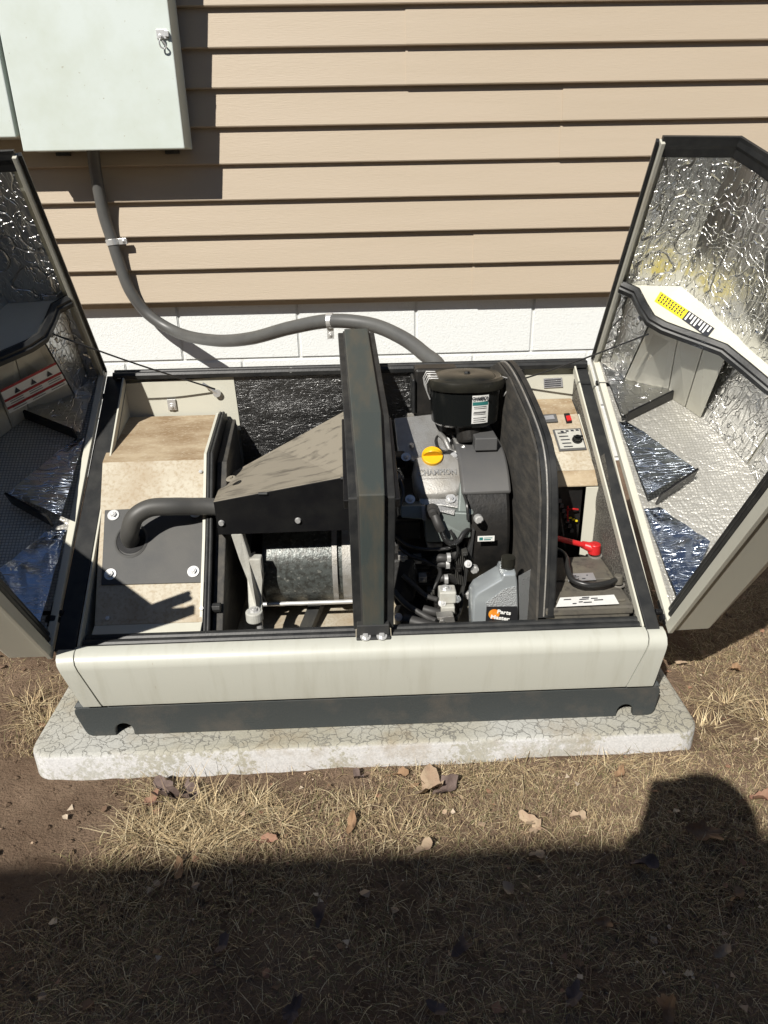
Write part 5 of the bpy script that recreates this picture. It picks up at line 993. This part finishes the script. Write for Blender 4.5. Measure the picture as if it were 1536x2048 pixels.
for r in range(4):
    for k_ in range(3): wl('label_mark', 0.06+0.32*k_, 0.28+0.32*k_, 0.492+0.034*r+(0.03 if r > 1 else 0), 0.500+0.034*r+(0.03 if r > 1 else 0), M['ink'], 0.0167)
# prop cords
for key, a_, b_ in (('L', (-0.6943,-1.1300,0.7226), (-0.4081,-0.9580,0.5545)), ('R', (0.4565,-1.1300,0.6801), (0.225,-0.958,0.548))):
    a_ = Vector(a_); b_ = Vector(b_); mid = (a_+b_)/2-Vector((0,0,0.004)); bm = B(); tube(bm, [a_, mid, b_], 0.0017, 8); obj('prop_cord', bm, M['wire'], GEN, smooth=True)
bm = B(); q0 = Vector((-0.4319,-0.9650,0.5689)); q1 = Vector((-0.4054,-0.9550,0.5449)); cyl(bm, q0, q1, 0.0030, 0.0042, n=12); cyl(bm, q1+Vector((0,0,0)), q1+Vector((0,-0.004,0)), 0.0085, n=16); obj('cord_eyelet', bm, M['steel'], GEN, smooth=30)
# hinges
for (x, y) in ((-0.655,-0.985), (0.432,-0.985), (-0.640,-1.40), (0.430,-1.43)):
    z = seam(y); bm = B(); cyl(bm, (x, y-0.02, z-0.016), (x, y+0.02, z+0.010), 0.0085, n=14); cyl(bm, (x-0.018, y, z), (x+0.018, y, z), 0.006, n=10); cyl(bm, (x, y-0.012, z-0.012), (x, y-0.004, z-0.006), 0.013, n=16); obj('hinge', bm, M['black'], GEN, bev=0.001)

# ------------------------------------------------------------------ grass, leaves
def bare(x, y):
    """1 where turf grows, 0 on bare soil"""
    n1 = noise.noise(Vector((x*3.1, y*3.1, 2)))+0.5*noise.noise(Vector((x*9, y*9, 5)))
    d = 0.70+1.2*n1
    if x < -0.50: d -= 1.3*min(1, (-0.50-x)/0.10)
    if y > -1.56 and -0.45 < x < -0.10: d -= 0.9
    if x > 0.05: d += 0.5
    if x < -0.52 and y < -1.72: d += 0.15
    if x > 0.50 and y > -1.46: d += 0.0 if x > 0.62 else -0.9
    if x < -0.66 and y > -1.45: d += 0.8
    return max(0.0, min(1.0, d))
verts = []; faces = []; tints = []
PAL = [(0.50,0.39,0.23), (0.42,0.32,0.185), (0.29,0.215,0.125), (0.60,0.50,0.32), (0.21,0.15,0.095), (0.20,0.19,0.09), (0.29,0.20,0.135), (0.24,0.165,0.12)]
def blade(x, y, z, ang, ln, wd, lift, curl, col):
    n = 4; pts = []
    dxy = Vector((math.cos(ang), math.sin(ang), 0)); sd = Vector((-math.sin(ang), math.cos(ang), 0))
    p = Vector((x, y, z)); el = lift; base = len(verts); step = ln/n
    for i in range(n+1):
        w_ = wd*(1-0.85*i/n)*0.5; verts.append(tuple(p+sd*w_)); verts.append(tuple(p-sd*w_))
        tints.extend([col, col])
        p = p+(dxy*math.cos(el)+Vector((0,0,math.sin(el))))*step; el -= curl/n; dxy = (dxy+sd*random.uniform(-0.18,0.18)).normalized(); sd = Vector((-dxy.y, dxy.x, 0))
        if p.z < 0.001: p.z = 0.001+random.random()*0.004; el = max(el, 0.0)
    for i in range(n):
        a = base+2*i; faces.append((a, a+1, a+3, a+2))
def inpad(x, y): return -0.712 < x < 0.512 and y > -1.513
rnd = random.random
cnt = 0
while cnt < 92000:
    x = random.uniform(-0.95, 1.05); y = random.uniform(-2.06, -0.9)
    if y > -1.33 and -0.7 < x < 0.55: continue
    if inpad(x, y): continue
    if rnd() > bare(x, y): continue
    z = gh(x, y); ang = rnd()*math.tau; col = random.choice(PAL); k = 0.75+0.5*rnd(); col = tuple(c*k for c in col)
    upright = rnd() < 0.25
    blade(x, y, z, ang, (0.007+0.034*rnd()**2.0), random.uniform(0.0005, 0.0013), random.uniform(0.6, 1.3) if upright else random.uniform(0.05, 0.5), random.uniform(0.3, 1.4), (*col, 1)); cnt += 1
# radiating tufts
for (tx, ty, n_, ln) in ((-0.43,-1.575,200,0.085), (-0.37,-1.60,150,0.08), (-0.45,-1.64,200,0.085), (-0.38,-1.67,170,0.08), (-0.30,-1.60,110,0.075), (-0.25,-1.63,90,0.06), (-0.34,-1.64,130,0.07), (0.10,-1.53,70,0.06), (0.17,-1.525,80,0.065), (0.02,-1.56,80,0.055), (0.33,-1.53,90,0.06), (0.42,-1.54,90,0.06), (0.53,-1.44,80,0.06), (0.60,-1.38,110,0.07), (0.66,-1.44,90,0.07), (-0.72,-1.36,90,0.06), (-0.78,-1.30,90,0.06), (-0.12,-1.60,90,0.05), (-0.05,-1.66,80,0.05)):
    for i in range(n_):
        a = rnd()*math.tau; r = 0.045*rnd()**0.8; k = 0.65+0.6*rnd(); col = random.choice(PAL[:4]); col = tuple(c*k for c in col)
        x = tx+r*math.cos(a); y = ty+r*math.sin(a)*0.7; a += random.gauss(0, 0.8)
        if inpad(x, y): continue
        if inpad(x+0.05*math.cos(a), y+0.05*math.sin(a)) and rnd() < 0.8: continue
        blade(x, y, gh(x, y)+0.002, a, ln*random.uniform(0.35, 1.05), random.uniform(0.0010, 0.0021), random.uniform(0.1, 1.0), random.uniform(0.6, 1.7), (*col, 1))
me = bpy.data.meshes.new('dry_grass'); me.from_pydata(verts, [], faces)
at_ = me.color_attributes.new('tint', 'FLOAT_COLOR', 'POINT'); at_.data.foreach_set('color', np.array(tints, dtype=np.float32).ravel())
me.materials.append(M['straw']); go = link('dry_grass', me); go['kind'] = 'stuff'; go['label'] = 'dry straw coloured winter grass over brown soil'
# soil crumbs and twigs (one uncountable litter mass)
bm = B()
for i in range(9000):
    x = random.uniform(-0.95, 0.9); y = random.uniform(-2.05, -0.95)
    if inpad(x, y) or (y > -1.3 and -0.7 < x < 0.5): continue
    if rnd() < bare(x, y)*0.7: continue
    r = 0.0009+0.0060*rnd()**5; z = gh(x, y)+r*0.3
    q = [Vector((x+r*random.uniform(0.6,1.2)*a, y+r*random.uniform(0.6,1.2)*b_, z+r*random.uniform(0.5,1)*c_)) for a, b_, c_ in ((1,0,0), (-1,0,0), (0,1,0), (0,-1,0), (0,0,1))]
    v = [bm.verts.new(p) for p in q]
    for f in ((0,2,4), (2,1,4), (1,3,4), (3,0,4)): bm.faces.new([v[k] for k in f])
cr = obj('soil_crumbs', bm, M['soil'], kind='stuff')
LFc = [(0.40,0.29,0.20), (0.24,0.15,0.09), (0.14,0.09,0.06), (0.50,0.41,0.31), (0.30,0.17,0.11)]
fv = []; ffc = []; ft = []
for i in range(2200):
    x = random.uniform(-0.95, 0.95); y = random.uniform(-2.05, -0.95)
    if inpad(x, y) or (y > -1.3 and -0.7 < x < 0.5): continue
    if rnd() > 0.25+0.75*bare(x, y): continue
    r = 0.0015+0.006*rnd()**3; a0 = rnd()*6.28; z = gh(x, y)+0.004+0.006*rnd(); c_ = random.choice(LFc); b0 = len(fv); n_ = random.choice((3, 4, 5))
    for k in range(n_):
        t = a0+6.28*k/n_; fv.append((x+r*math.cos(t)*(0.7+0.6*rnd()), y+r*math.sin(t)*(0.7+0.6*rnd()), z+r*random.uniform(-0.5, 0.5))); ft.append((*c_, 1))
    ffc.append(tuple(range(b0, b0+n_)))
me = bpy.data.meshes.new('leaf_litter'); me.from_pydata(fv, [], ffc); at2 = me.color_attributes.new('tint', 'FLOAT_COLOR', 'POINT'); at2.data.foreach_set('color', np.array(ft, dtype=np.float32).ravel()); me.materials.append(M['straw']); lf = link('leaf_litter', me); lf['kind'] = 'stuff'
def leaf(x, y, size, rot, curl, m_, label, lobes=5, group=None, lift=0.013, thin=0.5):
    bm = B(); n = 12; c0 = bm.verts.new((0,0,0.0)); ring = []; mid = []
    for i in range(n*2):
        t = math.tau*i/(n*2); r = size*(0.62+0.38*abs(math.cos(t*lobes/2)))*(1-0.25*abs(math.sin(t)))*(0.85+0.3*rnd())
        px, py = r*math.cos(t), r*math.sin(t)*thin*1.4
        z = curl*(py*py/size)*1.6+curl*0.35*size*math.sin(t*2+rot)+0.10*size*rnd()
        ring.append(bm.verts.new((px, py, z))); mid.append(bm.verts.new((px*0.5, py*0.5, z*0.35+0.04*size*rnd())))
    k = n*2
    for i in range(k):
        bm.faces.new((c0, mid[i], mid[(i+1) % k])); bm.faces.new((mid[i], ring[i], ring[(i+1) % k], mid[(i+1) % k]))
    tube(bm, [(-size*1.0,0,0.0), (-size*1.35,0.08*size,0.003), (-size*1.65,0.0,0.0)], 0.0007, 5)
    MM = Matrix.Translation((x, y, gh(x, y)+lift))@Matrix.Rotation(rot, 4, 'Z')@Matrix.Rotation(random.uniform(-0.5,0.5), 4, 'X')@Matrix.Rotation(random.uniform(-0.3,0.3), 4, 'Y')
    o = obj('dead_leaf', bm, M[m_], None, smooth=60, M=MM); tag(o, label, 'leaf', group); return o
LG = 'dead leaves lying in the grass'
def PG(p): return (p[0], p[1])
NL = [((0.0054,-1.5762,0.0100), 0.050, 1.5, 0.9, 'leaf_pale', 'largest pale tan curled leaf in front of the middle of the pad', 3),
 ((0.0315,-1.5765,0.0200), 0.028, 0.6, 1.2, 'leaf_dark', 'grey brown folded leaf right of the largest tan leaf at the pad edge', 5),
 ((-0.4489,-1.5619,0.0120), 0.036, 2.2, 1.3, 'leaf_dark', 'dark crumpled purple brown leaf in the clump below the pad front', 5),
 ((-0.4136,-1.5693,0.0120), 0.032, 0.4, 1.4, 'leaf_dark', 'second dark crumpled leaf at the right of the leaf clump', 5),
 ((-0.4666,-1.5755,0.0100), 0.020, 1.2, 1.0, 'leaf_red', 'small reddish brown leaf at the left of the dark leaf clump', 3),
 ((-0.1179,-1.5419,0.0120), 0.018, 1.9, 1.3, 'leaf_dark', 'small black curled leaf against the middle of the pad', 3),
 ((-0.0451,-1.5412,0.0120), 0.017, 0.3, 1.0, 'leaf', 'small orange brown leaf tucked under the pad edge', 5),
 ((0.1558,-1.6498,0.0100), 0.020, 2.4, 0.8, 'leaf_pale', 'pale pinkish torn leaf in the sunlit grass before the shadow', 3),
 ((0.1636,-1.6651,0.0100), 0.016, 0.9, 0.8, 'leaf_pale', 'small pale leaf just below the torn pinkish one', 5),
 ((0.2350,-1.6468,0.0100), 0.017, 0.2, 0.9, 'leaf_pale', 'cream coloured leaf lying near the edge of the head shadow', 3),
 ((-0.0166,-1.6951,0.0080), 0.018, 0.5, 0.7, 'leaf_pale', 'pale oval leaf lying just above the straight shadow edge', 2),
 ((0.4238,-1.6882,0.0100), 0.030, 2.8, 0.9, 'leaf', 'wide dry leaf lying inside the shadow of the head', 5),
 ((0.5435,-1.6285,0.0120), 0.024, 0.1, 0.7, 'leaf_red', 'pale reddish leaf at the right edge of the picture', 3),
 ((0.3311,-1.5660,0.0120), 0.018, 1.0, 1.0, 'leaf', 'tan leaf lying under the right end of the pad', 3),
 ((0.6246,-1.2386,0.0080), 0.016, 1.4, 0.9, 'leaf_pale', 'small pale leaf on the soil right of the tray', 3),
 ((0.5650,-1.2565,0.0080), 0.015, 2.6, 0.9, 'leaf_pale', 'curled pale leaf beside the right side of the pad', 5),
 ((0.6681,-1.2857,0.0120), 0.020, 0.5, 0.9, 'leaf', 'brown leaf in the grass under the right lid', 5),
 ((-0.1286,-1.6433,0.0080), 0.018, 1.3, 1.2, 'leaf', 'narrow curled brown leaf in the grass left of centre', 2),
 ((-0.2596,-1.6639,0.0080), 0.016, 0.1, 0.8, 'leaf_red', 'small orange leaf near the tuft of long straw', 3),
 ((-0.3885,-1.7108,0.0040), 0.018, 1.8, 0.6, 'leaf', 'grey leaf lying on the straight shadow edge at left', 2),
 ((0.1492,-1.7216,0.0080), 0.017, 0.4, 0.8, 'leaf_pale', 'leaf at the shadow edge right of centre', 3)]
for p, s_, r_, c_, m_, lab, lo in NL: leaf(p[0], p[1], s_, r_, c_, m_, lab, lo, LG)
for (u_, v_) in ((-0.17,-1.80), (0.02,-1.86), (0.10,-1.78), (0.22,-1.83), (-0.30,-1.84), (0.31,-1.74), (0.36,-1.88), (-0.02,-1.94), (0.15,-1.93), (0.42,-1.80), (-0.20,-1.93), (0.26,-1.95)):
    leaf(u_, v_, random.uniform(0.012, 0.021), rnd()*6.28, random.uniform(0.6, 1.1), random.choice(['leaf', 'leaf_dark', 'leaf_pale']), 'dull curled leaf lying in the shaded grass at the bottom', random.choice([2, 3, 5]), 'dead leaves in the shaded grass')

# ------------------------------------------------------------------ behind the camera: board fence and the kneeling photographer, whose shadows reach the lawn
fe = thing('board_fence', (0, -4.12, 0), 'tall solid board fence behind the photographer that shades the near lawn', 'fence')
bmf = B(); box(bmf, (0,0,0), (0.196,0.022,2.52)); fm = mesh('fence_board', bmf, M['fence'])
for i in range(44): link('fence_board', fm, fe, Matrix.Translation((-5.4+0.1965*i, -4.12+0.003*(i % 2), 0.0)))
bm = B(); box(bm, (-5.4,-4.16,0.4), (3.3,-4.125,0.5)); obj('fence_rail', bm, M['fence'], fe); bm = B(); box(bm, (-5.4,-4.16,2.1), (3.3,-4.125,2.2)); obj('fence_rail', bm, M['fence'], fe)
def person():
    root = thing('person', (-0.14,-2.86,0), 'person in dark clothes kneeling behind the camera and holding up a phone', 'person')
    J = {'pelvis': ((-0.16,-2.98,0.50), 0.15), 'waist': ((-0.16,-2.93,0.68), 0.135), 'chest': ((-0.16,-2.86,0.88), 0.155), 'neck': ((-0.165,-2.80,1.06), 0.062), 'head': ((-0.17,-2.77,1.14), 0.085), 'crown': ((-0.17,-2.765,1.24), 0.082),
         'shl': ((-0.34,-2.85,0.99), 0.065), 'ell': ((-0.385,-2.74,0.80), 0.045), 'wrl': ((-0.17,-2.62,0.90), 0.028), 'shr': ((0.02,-2.85,0.99), 0.065), 'elr': ((0.10,-2.74,0.84), 0.045), 'wrr': ((-0.03,-2.60,0.90), 0.028),
         'hl': ((-0.26,-2.96,0.48), 0.10), 'kl': ((-0.28,-2.60,0.42), 0.065), 'al': ((-0.28,-2.68,0.07), 0.045), 'tl': ((-0.28,-2.53,0.04), 0.035), 'hr': ((-0.06,-2.98,0.46), 0.10), 'kr': ((-0.04,-2.72,0.08), 0.065), 'ar': ((-0.04,-3.10,0.07), 0.045), 'tr': ((-0.04,-3.24,0.04), 0.035)}
    E_ = [('pelvis','waist'), ('waist','chest'), ('chest','neck'), ('neck','head'), ('head','crown'), ('chest','shl'), ('shl','ell'), ('ell','wrl'), ('chest','shr'), ('shr','elr'), ('elr','wrr'), ('pelvis','hl'), ('hl','kl'), ('kl','al'), ('al','tl'), ('pelvis','hr'), ('hr','kr'), ('kr','ar'), ('ar','tr')]
    keys = list(J); me = bpy.data.meshes.new('body'); me.from_pydata([J[k][0] for k in keys], [(keys.index(a), keys.index(b_)) for a, b_ in E_], [])
    me.materials.append(M['cloth']); o = link('body', me, root); sk = o.modifiers.new('skin', 'SKIN'); sk.use_smooth_shade = True
    for i, k in enumerate(keys): me.skin_vertices[0].data[i].radius = (J[k][1], J[k][1])
    me.skin_vertices[0].data[0].use_root = True
    o.modifiers.new('sub', 'SUBSURF').levels = 2; o.modifiers['sub'].render_levels = 2
    for sg, wx in ((-1, (-0.17,-2.62,0.90)), (1, (-0.03,-2.60,0.90))):
        bm = B(); wv_ = Vector(wx)
        tube(bm, [wv_, wv_+Vector((-sg*0.01,0.03,0.01)), wv_+Vector((-sg*0.015,0.055,0.015))], 0.026, 10)
        for i in range(4): tube(bm, [wv_+Vector((-sg*0.01,0.05,-0.008+0.014*i)), wv_+Vector((-sg*0.025,0.075,-0.010+0.016*i)), wv_+Vector((-sg*0.050,0.078+0.002*i,-0.008+0.016*i))], 0.0075, 8)
        tube(bm, [wv_+Vector((0,0.03,0.02)), wv_+Vector((-sg*0.02,0.05,0.038)), wv_+Vector((-sg*0.03,0.06,0.05))], 0.009, 8)
        obj('hand', bm, M['skin'], root, smooth=True)
        return root
person()
ph = B(); box(ph, (-0.140,-2.530,0.872), (-0.050,-2.519,1.000)); pho = obj('phone', ph, M['gloss'], None, bev=0.004); tag(pho, 'black phone held up by the kneeling person', 'phone')
